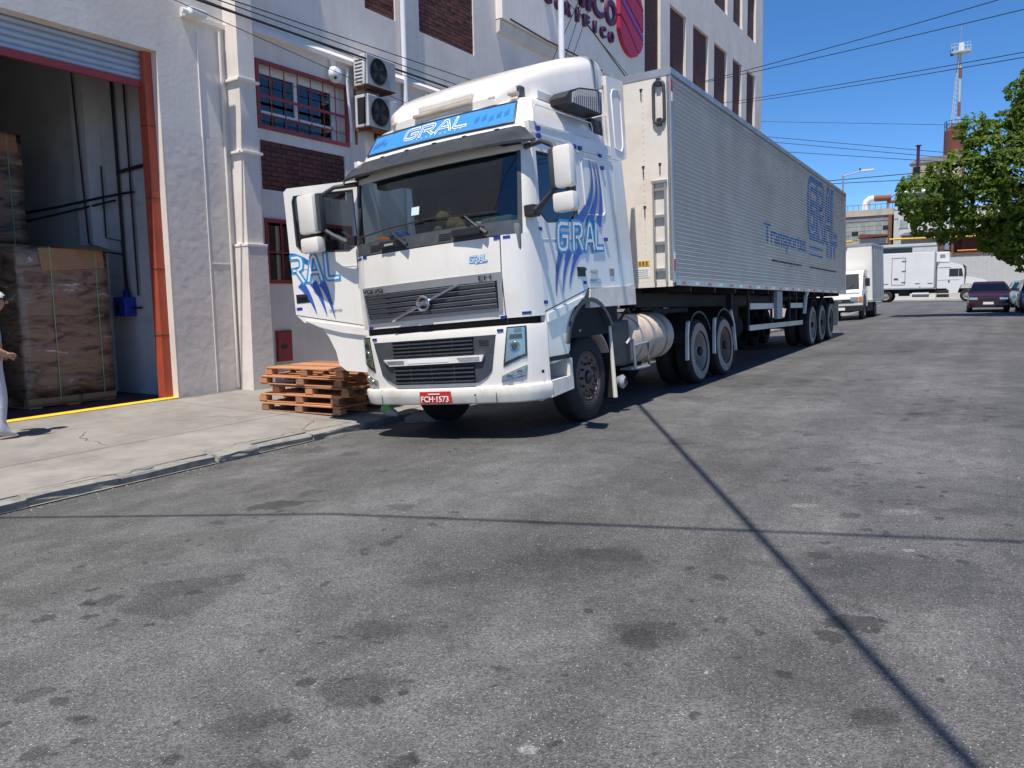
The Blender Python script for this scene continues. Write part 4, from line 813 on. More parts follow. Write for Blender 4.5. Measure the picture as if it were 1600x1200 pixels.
MB().lathe([(0, .001), (.008, .02)], 12, Matrix.Translation(fsurf(1.21, .70, .008)) @ Matrix.Rotation(-.3, 4, 'Z')).build('bumper_plug', 'black_void', tk)
for t, w in ((-.92, 2.12), (.92, 2.115), (1.02, 2.115), (-1.02, 2.115), (-1.1, 2.11), (-.92, 1.30), (.93, 1.30), (1.14, 1.325), (-.86, 1.165), (.885, 1.165), (-.53, .545), (.52, .545), (-.98, 3.585), (.6, 3.60)): fquad('tape_mark', [(t-.035, w-.014), (t+.035, w-.014), (t+.035, w+.014), (t-.035, w+.014)], 'sticker_blue', tk, 2, 1, .0345 if w < .6 else (.019 if w < 1.2 else .0045), .003)
for v, w in ((.56, 3.235), (.56, 3.16), (1.36, 3.16), (1.5, 3.16), (2.02, 3.14), (2.06, 3.0), (2.02, 2.14)): MB().box((-.02, v-.03, w-.02), (.006, v+.03, w+.02)).build('tape_mark', 'sticker_blue', tk)
# --- wipers, washers
for t0, t1, t2 in ((-.20, -.49, (-1.04, 2.355, -.05, 2.42)), (.83, .56, (.92, 2.385, -.02, 2.43))):
    wp = MB().tube([fsurf(t0, 2.175, .05), fsurf((t0+t1)/2, 2.28, .065), fsurf(t1, 2.385, .05)], [.026, .018, .011], 6).build('wiper', 'dark_plastic', tk, True); MB().tube([fsurf(t2[0], t2[1], .03), fsurf(t1, 2.40, .04), fsurf(t2[2], t2[3], .03)], .009, 5).build('wiper_blade', 'dark_plastic', wp)
    MB().bbox(tuple(fsurf(t0-.42, 2.175, .0)+Vector((0, -.05, 0))), tuple(fsurf(t0-.42, 2.175, .0)+Vector((.36, .06, .085))), .015).build('cowl_housing', 'dark_plastic', tk); fquad('cowl_grip', [(t0-.34, 2.2), (t0-.2, 2.2), (t0-.2, 2.225), (t0-.34, 2.225)], 'grey_print', tk, 2, 1, .06, .005)
    for k in range(4): fquad('cowl_vent', [(t0-.62, 2.17+k*.02), (t0-.46, 2.17+k*.02), (t0-.46, 2.178+k*.02), (t0-.62, 2.178+k*.02)], 'black_void', tk, 2, 1, .008, .004)
# --- mirrors
for s in (-1, 1):
    uo = CU_ + s*1.25
    def mx(a, b_): return (min(uo+s*a, uo+s*b_), max(uo+s*a, uo+s*b_))
    a, b_ = mx(.40, .60 if s > 0 else .68); ht = 2.91 if s > 0 else 2.98; mh = MB().bbox((a, .06, 2.50), (b_, .19, ht), .045, Matrix.Translation((0,0,0))).build('mirror_housing', 'truck_white', tk, True); MB().box((a+.02, .191, 2.53), (b_-.02, .197, ht-.03)).build('mirror_glass', 'chrome', mh)
    a2, b2 = mx(.33, .40); MB().bbox((a2, .10, 2.52), (b2, .2, ht-.01), .02).build('mirror_shroud', 'grey_plastic', mh, True)
    a, b_ = mx(.37, .61 if s > 0 else .67); sm = MB().bbox((a, .05, 2.27), (b_, .19, 2.46), .04).build('mirror_housing', 'truck_white', tk, True); MB().box((a+.02, .191, 2.29), (b_-.02, .196, 2.44)).build('mirror_glass', 'chrome', sm); MB().tube([(uo+s*.52, .13, 2.44), (uo+s*.52, .13, 2.52)], .025, 8).build('mirror_stem', 'dark_plastic', sm)
    MB().tube([(uo-s*.03, .30, 2.36), (uo+s*.10, .25, 2.36), (uo+s*.24, .20, 2.45), (uo+s*.40, .17, 2.56)], [.045, .038, .026, .022], 8).build('mirror_arm', 'grey_plastic', tk, True); MB().tube([(uo-s*.06, .36, 3.03), (uo+s*.2, .24, 3.02), (uo+s*.36, .18, 2.94), (uo+s*.40, .16, 2.85)], [.03, .026, .03, .03], 8).build('mirror_arm', 'grey_plastic', tk, True)
    MB().bbox((uo-.06, .22, 2.30), (uo+.06, .36, 2.42), .015).build('mirror_mount', 'dark_plastic', tk)
# --- blue sweep stripes and lettering on the street side
def curve_strip(name, pts, ws_, u, parent, m='blue_decal', flip=1, hinge=None):
    b = MB(); n = len(pts); o = 0
    for i in range(n):
        a = Vector(pts[max(i-1, 0)]); c = Vector(pts[min(i+1, n-1)]); d = (c-a).normalized(); nn = Vector((-d.y, d.x)); p = Vector(pts[i])
        q = p+nn*ws_[i]/2; r = p-nn*ws_[i]/2; b.v += [(u, q.x, q.y), (u, r.x, r.y)]
    for i in range(n-1): b.f.append((2*i, 2*i+1, 2*i+3, 2*i+2))
    return b.build(name, m, parent, 'open')
def bez(p0, p1, p2, n=10): return [tuple((Vector(p0)*(1-t)**2 + Vector(p1)*2*t*(1-t) + Vector(p2)*t*t)) for t in [i/n for i in range(n+1)]]
UD = -.0085
for k, (p0, p1, p2, w_) in enumerate((((1.72, 3.06), (1.90, 2.62), (1.30, 2.30), .12), ((1.82, 3.05), (1.99, 2.62), (1.58, 2.30), .11), ((1.90, 3.04), (2.05, 2.65), (1.86, 2.30), .10))):
    pts = bez(p0, p1, p2, 12); curve_strip('sweep_stripe', pts, [.012+w_*(i/12)**.9 for i in range(13)], UD, tk)
for k, (p0, p1, p2, w_) in enumerate((((.86, 1.95), (.72, 1.76), (.68, 1.48), .10), ((1.08, 1.98), (.90, 1.80), (.84, 1.51), .10), ((1.32, 2.0), (1.08, 1.84), (1.0, 1.55), .10))):
    pts = bez(p0, p1, p2, 12); curve_strip('sweep_stripe', pts, [w_*(1-i/12)**.85+.004 for i in range(13)], UD, tk)
gral(tk, 'GRAL', .285, .098, {'G': .36, 'R': .30, 'A': .27, 'L': .2}, lambda x, y, z: Vector((UD+.002+z, .80+x, 1.98+y+.045*x)), 'cyan_decal', 'decal_white', .12, wide=.78)
# same livery on the open door (mirrored side: G stays on the sleeper panel)
class _P: pass
def place_door(x, y, z): return Vector((-.006-z, 1.045-x, 1.96+y+.0*x))
x = 0
for ch, adv in (('R', .25), ('A', .26), ('L', .2)):
    a, b_ = MB(), MB()
    for stq in (GR[ch] if ch != 'R' else [[(.25,1),(.65,1),(.86,.93),(.92,.75),(.86,.55),(.65,.47),(.3,.47)],[(.5,.47),(.95,0)]]):
        p = [((q[0]*.62*.30 + x), q[1]*.30) for q in stq]; ribbon(a, p, .075, 0, place_door); ribbon(b_, p, .028, .0025, place_door)
    a.build('lettering', 'cyan_decal', DR, 'open'); b_.build('inner_stroke', 'decal_white', DR, 'open'); x += adv
for p0, p1, p2, w_, inv in (((1.03, 2.28), (.9, 2.27), (.78, 2.18), .09, 0), ((.92, 1.93), (.80, 1.80), (.73, 1.53), .10, 1), ((.74, 1.93), (.65, 1.80), (.59, 1.50), .10, 1), ((.62, 1.92), (.54, 1.80), (.48, 1.46), .10, 1)):
    pts = bez(p0, p1, p2, 12); curve_strip('sweep_stripe', pts, [(w_*(1-i/12)**.85+.004) if inv else w_*(1-.4*i/12) for i in range(13)], -.0045, DR)
put_text('Globetrotter', 'grey_print', DR, (-.006, .55, 1.55), (0, -1, 0), (0, 0, 1), width=.18, height=.035, depth=.001)
put_text('460', 'grey_print', tk, (-.012, 1.54, 1.72), (0,1,0), (0,0,1), width=.20, height=.055, depth=.002); MB().box((-.02, 1.53, 1.62), (-.012, 1.82, 1.625)).box((-.02, 1.53, 1.66), (-.012, 1.82, 1.665)).box((-.02, 1.55, 1.635), (-.012, 1.7, 1.652)).build('badge', 'grey_print', tk); MB().box((-.02, 2.08, 1.70), (-.011, 2.2, 1.79)).build('badge', 'grey_print', tk)
# --- cab interior
MB().box((-2.42, .45, 1.3), (-.08, 2.3, 1.7)).build('cab_floor', 'interior_dark', tk); MB().box((-2.42, 2.0, 1.7), (-.08, 2.3, 3.6)).build('bunk_wall', 'interior_dark', tk); MB().box((-2.4, .3, 3.06), (-.1, 2.3, 3.12)).build('headliner', 'interior_dark', tk)
MB().bbox((-2.40, .17, 1.95), (-.10, .72, 2.26), .05).build('dashboard', 'dash', tk, True); MB().bbox((-.62, .22, 2.24), (-.22, .62, 2.36), .05).build('instrument_binnacle', 'dash', tk, True)
MB().box((-1.9, 1.985, 1.9), (-.9, 1.999, 2.95)).build('curtain', 'curtain', tk)
sw = MB(); c = Vector((-.55, .80, 2.28)); MM = Matrix.Translation(c) @ Matrix.Rotation(RAD(40), 4, 'X'); sw.tube([MM @ Vector((.23*math.cos(k*.2618), .23*math.sin(k*.2618), 0)) for k in range(25)], .016, 6, False); sw.tube([MM @ Vector((-.23, 0, 0)), MM @ Vector((.23, 0, 0))], .02, 6); sw.build('steering_wheel', 'black_void', tk, True)
for u in (-.62, -1.95): s_ = MB().bbox((u-.26, 1.0, 1.75), (u+.26, 1.5, 1.98), .06).bbox((u-.25, 1.42, 1.95), (u+.25, 1.6, 2.75), .06).bbox((u-.14, 1.45, 2.74), (u+.14, 1.57, 2.95), .04).build('seat', 'seat', tk, True)
MB().box((-2.46, 1.42, 1.7), (-2.4, 2.3, 3.08)).box((-.1, 1.42, 1.7), (-.04, 2.3, 3.08)).build('sleeper_lining', 'interior_dark', tk)
MB().bbox((-2.1, .32, 2.9), (-.4, .5, 3.0), .03).build('overhead_shelf', 'interior_dark', tk, True)
# --- chassis, tank, batteries
for u in (-.85, -1.75): MB().box((u-.04, .5, .78), (u+.04, 7.6, 1.05)).build('chassis_rail', 'chassis', tk)
MB().box((-2.2, .25, .55), (-.3, 2.3, 1.25)).build('engine', 'chassis', tk); MB().box((-1.7, 2.3, .7), (-.9, 4.6, 1.0)).build('gearbox', 'chassis', tk)
MB().bbox((-2.3, .12, .60), (-.2, .3, 1.18), .02).build('radiator', 'black_void', tk)
MB().bbox((-1.95, 4.7, 1.08), (-.55, 6.3, 1.24), .03).build('fifth_wheel', 'chassis', tk)
tank = MB().lathe([(0, .001), (.02, .26), (.05, .315), (.09, .335), (1.46, .335), (1.50, .315), (1.53, .26), (1.55, .001)], 32, TR(-.36, 2.68, .865, math.pi/2)).build('fuel_tank', 'truck_dusty', tk, True)
for v in (2.95, 3.38, 3.86): MB().lathe([(0, .338), (0, .346), (.05, .346), (.05, .338)], 32, TR(-.36, v, .865, math.pi/2), True).build('tank_strap', 'grille_silver', tank, True)
MB().lathe([(0, .001), (0, .06), (.05, .06), (.06, .001)], 14, TR(-.3, 2.85, 1.17, 0, 0, -math.pi/2)).build('filler_cap', 'grille_silver', tank, True)
MB().bbox((-.55, 2.1, .58), (-.05, 2.62, 1.14), .02).build('battery_box', 'dark_plastic', tk); MB().tube([(-.03, 2.46, .84), (.0, 2.5, .9), (.0, 2.6, .88), (.0, 2.62, .5)], .018, 6).build('step_frame', 'galv', tk, True); MB().tube([(.0, 2.62, .5), (.0, 3.08, .5), (.0, 3.08, .82), (.0, 2.62, .8)], .018, 6).build('step_frame', 'galv', tk, True); MB().box((-.22, 2.62, .485), (.01, 3.08, .51)).build('step_plate', 'galv', tk)
MB().lathe([(0, .05), (.1, .09), (.14, .05)], 14, TR(-.1, 2.2, .38)).build('air_valve', 'galv', tk, True)
MB().tube([(-.2, 2.6, 1.1), (-.1, 2.7, 1.28), (-.15, 2.9, 1.22)], .02, 6).build('hose', 'cable', tk)
for u in (-.5, -.7, -.9): MB().tube([(u-.3, 2.4, 2.2), (u-.25, 2.75, 1.7), (u-.2, 3.1, 1.6), (u-.3, 3.42, 1.9)], .014, 6).build('air_hose', 'cable', tk)
# wheels
def wheel(parent, u, v, R, sd, wid=.30, rim='rim_steel', tyre='tyre', dual=False, dish=-.09, zc=None, band=None):
    """sd=+1: outer face towards +u"""
    M_ = TR(u, v, R if zc is None else zc); x = lambda a: a*sd
    rp = [(x(-.02), .001), (x(-.02), .10), (x(dish+.01), .13), (x(dish-.02), R*.42), (x(dish+.02), R*.50), (x(-.035), R*.545), (x(-.012), R*.575), (x(-.02), R*.60)] if dish > -.15 else [(x(-.04), .001), (x(-.04), .09), (x(-.06), .11), (x(dish), .13), (x(dish), R*.36), (x(dish+.05), R*.44), (x(-.05), R*.50), (x(-.012), R*.575), (x(-.02), R*.60)]
    w_ = MB().lathe(rp, 30).build('wheel', rim, parent, True); w_.matrix_local = M_
    T = [(x(-.03), R*.575), (x(-.005), R*.62), (x(0), R*.72), (x(-.012), R*.86), (x(-.03), R*.95), (x(-.05), R*.985), (x(-.07), R), (x(-.5*wid), R*1.0), (x(-wid+.07), R), (x(-wid+.05), R*.985), (x(-wid+.03), R*.95), (x(-wid), R*.75), (x(-wid+.02), R*.575)]
    MB().lathe(T, 44).build('tyre', tyre, w_, True)
    gv = MB()
    for a in (-.10, -wid/2, -wid+.10): gv.lathe([(x(a-.006), R*1.0015), (x(a+.006), R*1.0015)], 44)
    gv.build('tread_groove', 'black_void', w_)
    if band: MB().lathe([(x(.0015), R*.625), (x(.003), R*.70), (x(-.003), R*.80), (x(-.009), R*.87)], 44).build('sidewall_dust', band, w_, True)
    nu = MB()
    for k in range(10): a = k*math.pi/5; nu.lathe([(x(dish-.01 if dish > -.15 else dish), .014), (x(dish+.035), .014), (x(dish+.04), .001)], 6, TR(0, .165*math.cos(a), .165*math.sin(a)))
    nu.build('wheel_nut', 'chassis', w_); hl = MB()
    for k in range(10): a = (k+.5)*math.pi/5; c_ = Vector((x((dish+.012)), R*.455*math.cos(a), R*.455*math.sin(a))); hl.lathe([(c_.x, .001), (c_.x, .026)], 10, TR(0, c_.y, c_.z))
    hl.build('hand_hole', 'black_void', w_)
    MB().lathe([(x(dish), .085), (x(.0), .075), (x(.015), .05), (x(.02), .001)], 18).build('hub', 'chassis', w_, True)
    if dual: MB().lathe([(x(-.34-wid+b), r) for b, r in ((.02, R*.55), (0, R*.75), (.03, R*.95), (.07, R), (wid-.07, R), (wid-.03, R*.95), (wid, R*.75), (wid-.02, R*.55))], 40).build('inner_tyre', 'tyre', w_, True)
    return w_
for s, u in ((1, -.07), (-1, -2.43)):
    wheel(tk, u-.035*s, 1.50, .515, s, .30, 'rim_rust', 'tyre', dish=-.03)
    wheel(tk, u+.0*s, 5.41, .515, s, .28, 'rim_steel', 'tyre', True, -.21, band='tyre_dusty'); wheel(tk, u+.0*s, 6.72, .515, s, .28, 'rim_rust', 'tyre', True, -.21, band='tyre_dusty')
    for v in (5.41, 6.72):
        fe = MB(); P = [[(u+.0*s, v+.60*math.cos(a), .53+.60*math.sin(a)), (u-.62*s, v+.60*math.cos(a), .53+.60*math.sin(a))] for a in [2.9-.2*k for k in range(13)]]; fe.grid(P, .03).build('rear_mudguard', 'dark_plastic', tk, True)
        MB().prism([(v-.66, .42), (v-.60, .42), (v-.545, .80), (v-.47, 1.02), (v-.53, 1.0), (v-.60, .8)], 'x', u+.012*s, u-.03*s).build('mudguard_edge', 'truck_cream', tk)
    MB().prism([(7.3, .38), (7.34, .38), (7.30, .85), (7.16, 1.12), (7.12, 1.08), (7.25, .85)], 'x', u+.01*s, u-.03*s).build('mudguard_edge', 'truck_cream', tk)
for v in (1.50, 5.41, 6.72): MB().tube([(-2.3, v, .5), (-.2, v, .5)], .09, 10).build('axle', 'chassis', tk)
# things lying on the dashboard
def local_thing(name, label, cat): 
    e = tag(empty(name), label, cat); return e
def on_truck(o): o.matrix_world = TM @ o.matrix_world; return o
pb = tag(empty('plush_toy'), 'brown plush toy lying on the dashboard of the tractor unit', 'toy'); bd = MB()
def blob(c, r, n=10):
    b = MB(); P = [[(c[0]+r[0]*math.cos(a)*math.sin(p), c[1]+r[1]*math.sin(a)*math.sin(p), c[2]+r[2]*math.cos(p)) for a in [2*math.pi*i/n for i in range(n+1)]] for p in [math.pi*j/8 for j in range(9)]]; b.grid(P); return b
blob((-1.02, .34, 2.36), (.12, .10, .10)).build('body', 'plush', pb, True); blob((-1.15, .30, 2.44), (.09, .085, .085)).build('head', 'plush', pb, True); blob((-1.2, .33, 2.52), (.03, .02, .035)).build('ear', 'plush', pb, True); blob((-1.09, .33, 2.52), (.03, .02, .035)).build('ear', 'plush', pb, True); blob((-.9, .27, 2.32), (.06, .05, .05)).build('paw', 'plush', pb, True); blob((-1.18, .23, 2.31), (.05, .05, .05)).build('paw', 'plush', pb, True); on_truck(pb)
oc = blob((-2.12, .42, 2.315), (.15, .1, .06)); oo = oc.build('cap', 'orange_cloth', None, True); tag(oo, 'orange cap on the dashboard behind the windscreen corner', 'cap'); oo.matrix_world = TM
bo = MB().add(blob((-1.84, .36, 2.32), (.14, .1, .07)).v, blob((0,0,0), (1,1,1)).f).build('cloth', 'blue_cloth', None, True); tag(bo, 'crumpled dark blue cloth on the dashboard beside the orange cap', 'cloth'); bo.matrix_world = TM
pp = MB().add([(-.85, .30, 2.268), (-.5, .26, 2.275), (-.52, .5, 2.30), (-.82, .5, 2.29), (-.7, .28, 2.345), (-.55, .40, 2.34)], [(0,1,4), (4,1,5), (0,4,3), (4,5,3), (5,2,3), (1,2,5), (0,3,2,1)]).build('paper_bundle', 'paper', None); tag(pp, 'pale blue papers on the dashboard beside the plush toy', 'paper'); pp.matrix_world = TM
fquad('permit_sticker', [(-.20, 2.50), (-.09, 2.50), (-.09, 2.59), (-.20, 2.59)], 'paper', tk, 2, 1, -.003, .002)
# ================================================================ semi-trailer (local: u across, v back, w up from the box floor; u=0 street side)
XM = Matrix.Translation((-3.812, 10.192, 1.7134)) @ Matrix.Rotation(.0093, 4, 'Z') @ Matrix.Rotation(-.0104, 4, 'X') @ Matrix.Rotation(-.0269, 4, 'Y')
tl = tag(empty('semi_trailer', M=XM), 'long corrugated aluminium box trailer with blue GRAL lettering coupled to the tractor', 'trailer')
BW, BH, BL = 2.6, 2.82, 14.4
mat('trailer_blue', (.008, .13, .40), .5)
mat('trailer_front', (0.77, 0.70, 0.61), 0.5, var=0.06, vscale=1.5, dirt=(.45, .36, .28), dirt_amt=.4, dscale=1.6)
mat('trailer_alu', (0.50, 0.475, 0.435), 0.45, 0.25, var=0.07, vscale=1.2, dirt=(.33, .28, .23), dirt_amt=.35, dscale=.7)
MB().box((-BW+.02, .0, .02), (-.02, .05, BH-.01)).build('front_wall', 'trailer_front', tl)
MB().box((-BW, .03, -.03), (0, BL, .0)).build('floor', 'chassis', tl); MB().box((-BW+.01, .04, BH-.02), (-.01, BL, BH)).build('roof', 'alu', tl)
npz = 45; pitch = (BH-.10)/npz
for s, u in ((1, 0), (-1, -BW)):
    pr = [(0, .03)]
    for k in range(npz):
        z = .035 + k*pitch; pr += [(.0, z), (.0, z+pitch*.60), (.014, z+pitch*.66), (.014, z+pitch*.72), (.0, z+pitch*.98)]
    g = MB(); g.grid([[(u + s*(p[0]-.022), v, p[1]) for v in fr(.06, BL-.03, 12)] for p in pr]); g.build('corrugated_side', 'trailer_alu', tl, 'open')
    MB().box((min(u-.06*s, u), 0.0, -.02), (max(u-.06*s, u), .075, BH-.02)).build('corner_post', 'alu', tl); MB().box((min(u-.06*s, u), BL-.06, -.02), (max(u-.06*s, u), BL+.02, BH-.02)).build('corner_post', 'alu', tl)
    MB().box((min(u-.05*s, u+.006*s), .076, -.045), (max(u-.05*s, u+.006*s), BL, .038)).build('bottom_rail', 'alu', tl); MB().box((min(u-.05*s, u+.008*s), .0, BH-.065), (max(u-.05*s, u+.008*s), BL+.02, BH+.015)).build('top_rail', 'alu', tl)
    if s > 0:
        for k in range(24): MB().box((.0065, .3+k*.58, -.03), (.009, .3+k*.58+.16, .012)).build('reflector', 'reflector_red' if k % 2 == 0 else 'decal_white', tl)
    for z0, z1, m in ((.15, .30, 'reflector_red'), (.31, .40, 'decal_white'), (2.53, 2.68, 'reflector_red'), (2.40, 2.52, 'decal_white')): MB().box((min(u+.001*s, u+.006*s), .015, z0), (max(u+.001*s, u+.006*s), .062, z1)).build('marker', m, tl)
MB().box((-BW, -.006, BH-.08), (0, .049, BH+.018)).build('front_top_rail', 'alu', tl)
MB().box((-BW+.02, -.004, -.06), (-.02, .049, .018)).build('front_bottom_rail', 'trailer_front', tl)
MB().box((-BW, BL-.02, 0), (0, BL+.015, BH)).build('rear_doors', 'alu', tl)
# front wall fittings
lp = [(-.16+.075*math.cos(a), -.03, 2.60+.075*math.sin(a)) for a in [math.pi*i/8 for i in range(9)]] + [(-.16+.075*math.cos(a), -.03, 2.2+.075*math.sin(a)) for a in [math.pi+math.pi*i/8 for i in range(9)]]
lo_ = MB().tube(lp + [lp[0]], .022, 8, False).build('hose_loop', 'grey_plastic', tl, True)
for z in (2.66, 2.14): MB().box((-.19, -.05, z-.05), (-.13, .0, z+.05)).build('loop_bracket', 'dark_plastic', lo_)
ld = MB().box((-.27, -.05, .0), (-.245, -.001, 1.33)).box((-.105, -.05, .0), (-.08, -.001, 1.33)).build('ladder', 'alu', tl)
for k in range(4): MB().box((-.244, -.045, .15+k*.36), (-.106, -.012, .19+k*.36)).build('rung', 'alu', ld)
MB().box((-.28, -.055, 1.331), (-.07, -.001, 1.37)).build('ladder_top', 'alu', ld)
for u, z in ((-.42, 2.47), (-.41, 1.44), (-.40, .9), (-.17, 1.45), (-.9, 2.47)): MB().box((u-.006, -.012, z), (u+.006, -.0005, z+.14)).box((u-.02, -.012, z+.141), (u+.02, -.0005, z+.155)).build('hook', 'chassis', tl)
rv = MB()
for k in range(30): rv.box((-.405, -.004, .3+k*.08), (-.397, -.0005, .308+k*.08))
rv.build('rivet_line', 'grey_print', tl)
MB().box((-.52, -.004, .235), (-.35, -.001, .31)).build('hazard_label', 'pipe_yellow', tl); lb = MB().box((-.58, -.004, .08), (-.35, -.001, .215)).build('label_plate', 'decal_white', tl)
for k in range(4): MB().box((-.56, -.0055, .10+k*.027), (-.37, -.0042, .108+k*.027)).build('label_print', 'grey_print', lb)
for k in range(3): MB().box((-.505+k*.05, -.0055, .245), (-.475+k*.05, -.0042, .30)).build('hazard_mark', 'rust', tl)
# lettering sits on the flats; the ridges stand proud of it
US = -.0150
gral(tl, 'GRAL', 1.12, .36, {'G': 1.08, 'R': 1.0, 'A': .95, 'L': .8}, lambda x, y, z: Vector((US+z, 9.2+x, 1.38+y)), 'trailer_blue', 'trailer_alu', .0, wide=.68, inner=.2)
put_text('Transportes', 'trailer_blue', tl, (US, 5.0, .72), (0,1,0), (0,0,1), width=3.8, height=.52, depth=.002, thick=.012)
put_text('www.transportesgral.com.br', 'black_print', tl, (US, 5.55, .48), (0,1,0), (0,0,1), width=2.8, height=.12, depth=.002)
for z0, z1 in ((1.18, 1.27), (.97, 1.06), (.80, .88)): MB().box((US-.003, 9.25, z0), (US+.001, 10.9, z1)).build('speed_line', 'trailer_blue', tl)
for k in range(3): MB().box((US-.003, 11.45+k*.5, .85), (US+.001, 11.7+k*.5, 1.28)).build('speed_line', 'trailer_blue', tl)
fp = MB()
for k in range(22): fp.box((US-.003, 9.25+k*.165, .50), (US+.001, 9.25+k*.165+.11, .575))
fp.build('fine_print', 'black_print', tl)
# underframe
for u in (-.85, -1.75): MB().box((u-.05, .5, -.32), (u+.05, BL-.1, -.031)).build('main_beam', 'chassis', tl)
for k in range(12): MB().box((-BW+.05, .8+k*1.15, -.12), (-.05, .86+k*1.15, -.032)).build('cross_member', 'chassis', tl)
for s, u in ((1, -.10), (-1, -BW+.10)):
    MB().box((min(u, u-.02*s), 4.2, -.80), (max(u, u-.02*s), 8.85, -.70)).build('side_guard', 'alu', tl); MB().box((min(u, u-.02*s), 4.25, -.41), (max(u, u-.02*s), 6.05, -.30)).build('side_guard', 'alu', tl); MB().box((min(u, u-.02*s), 7.6, -.41), (max(u, u-.02*s), 8.85, -.30)).build('side_guard', 'alu', tl)
    for v in (4.25, 6.0, 7.62, 8.3): MB().box((min(u-.06*s, u-.021*s), v-.03, -.8), (max(u-.06*s, u-.021*s), v+.03, -.045)).build('guard_post', 'chassis', tl)
    MB().box((min(u-.35*s, u-.3*s), 3.9, -1.05), (max(u-.35*s, u-.25*s), 4.05, -.1)).build('landing_leg', 'chassis', tl)
MB().box((-.12, 6.12, -.62), (-.05, 6.58, -.06)).build('tool_box', 'box_grey', tl); MB().tube([(-1.3, 6.2, -.75), (-1.3, 7.0, -.75)], .32, 18).build('spare_wheel', 'tyre', tl, True); MB().box((-1.9, 4.6, -.6), (-.7, 5.6, -.33)).build('air_tank', 'chassis', tl)
XI = XM.inverted()
for i in range(3):
    v = 10.24 + 1.25*i
    for s, u in ((1, -.13), (-1, -BW+.13)):
        P_ = XM @ Vector((u, v, -1)); gz = XI @ Vector((P_.x, P_.y, ground(P_.x, P_.y)))
        wheel(tl, u, v, .515, s, .28, 'rim_steel' if i < 1 else 'rim_rust', 'tyre', True, -.20, zc=gz.z+.513, band='tyre_dusty')
        fe = MB(); P = [[(u+.02*s, v+.58*math.cos(a), gz.z+.55+.58*math.sin(a)), (u-.6*s, v+.58*math.cos(a), gz.z+.55+.58*math.sin(a))] for a in [2.4-.2*k for k in range(9)]]; fe.grid(P, .02).build('mudguard', 'chassis', tl, True)
    MB().tube([(-BW+.2, v, -.85), (-.2, v, -.85)], .08, 10).build('axle', 'chassis', tl)
for s, u in ((1, -.06), (-1, -BW+.06)):
    MB().prism([(8.95, -.55), (9.02, -.55), (9.2, -.15), (9.4, -.06), (9.4, -.02), (9.15, -.04)], 'x', u, u-.06*s).build('mudguard_edge', 'truck_cream', tl); MB().prism([(13.45, -.95), (13.5, -.95), (13.5, -.25), (13.45, -.25)], 'x', u, u-.5*s).build('mudflap', 'truck_dusty', tl)
MB().box((-BW+.1, BL-.15, -.80), (-.1, BL-.05, -.68)).box((-2.0, BL-.14, -.68), (-1.9, BL-.06, -.03)).box((-.7, BL-.14, -.68), (-.6, BL-.06, -.03)).build('rear_bumper', 'chassis', tl)
# ================================================================ pallets
def pallet_mesh():
    W_, D_ = 1.5, 1.05; out = []
    return W_, D_
blk = [MB().bbox((-.07, -.06, 0), (.07, .06, .085), .006).mesh('block', k) for k in ('wood', 'wood_dark')]
brd = [MB().bbox((-.75, -.05, 0), (.75, .05, .02), .004).mesh('deck_board', k) for k in ('wood', 'wood_dark')]
strg = MB().bbox((-.05, -.52, 0), (.05, .52, .018), .004).mesh('stringer_board', 'wood')
PLL = ['bottom pallet of the timber pallet stack beside the open truck door', 'second pallet from the bottom of the timber stack', 'middle pallet of the timber stack, pushed to the right', 'fourth pallet up in the timber stack beside the open truck door', 'top pallet of the timber stack beside the open truck door']
POFF = [(0, 0, 0, 0), (-.06, .03, .03, 0), (.16, .06, -.03, 0), (-.02, .03, .05, .008), (.06, .05, -.02, -.004)]
pr_ = random.Random(4)
for i, (dx, dy, a, tl_) in enumerate(POFF):
    X, Y = -8.33+dx, 8.05+dy; p = tag(empty('timber_pallet', M=TR(X, Y, walk(X, Y)+.003+i*.127, a+.05, RISE, tl_)), PLL[i], 'pallet', 'pallets stacked on the pavement')
    for y in (-.46, 0, .46):
        inst('base_board', brd[pr_.random() < .4], p, TR(0, y, 0, s=(1, 1.0, .8)))
        for x in (-.67, 0, .67): inst('block', blk[pr_.random() < .35], p, TR(x+pr_.uniform(-.02, .02), y, .0165, s=(1, 1, .82)))
    for x in (-.67, 0, .67): inst('stringer_board', strg, p, TR(x, 0, .0865, s=(1, 1, .8)))
    for k in range(7): inst('deck_board', brd[pr_.random() < .25], p, TR(pr_.uniform(-.03, .03), -.47+k*.157, .1015, pr_.uniform(-.006, .006), s=(1, 1.05, 1)))
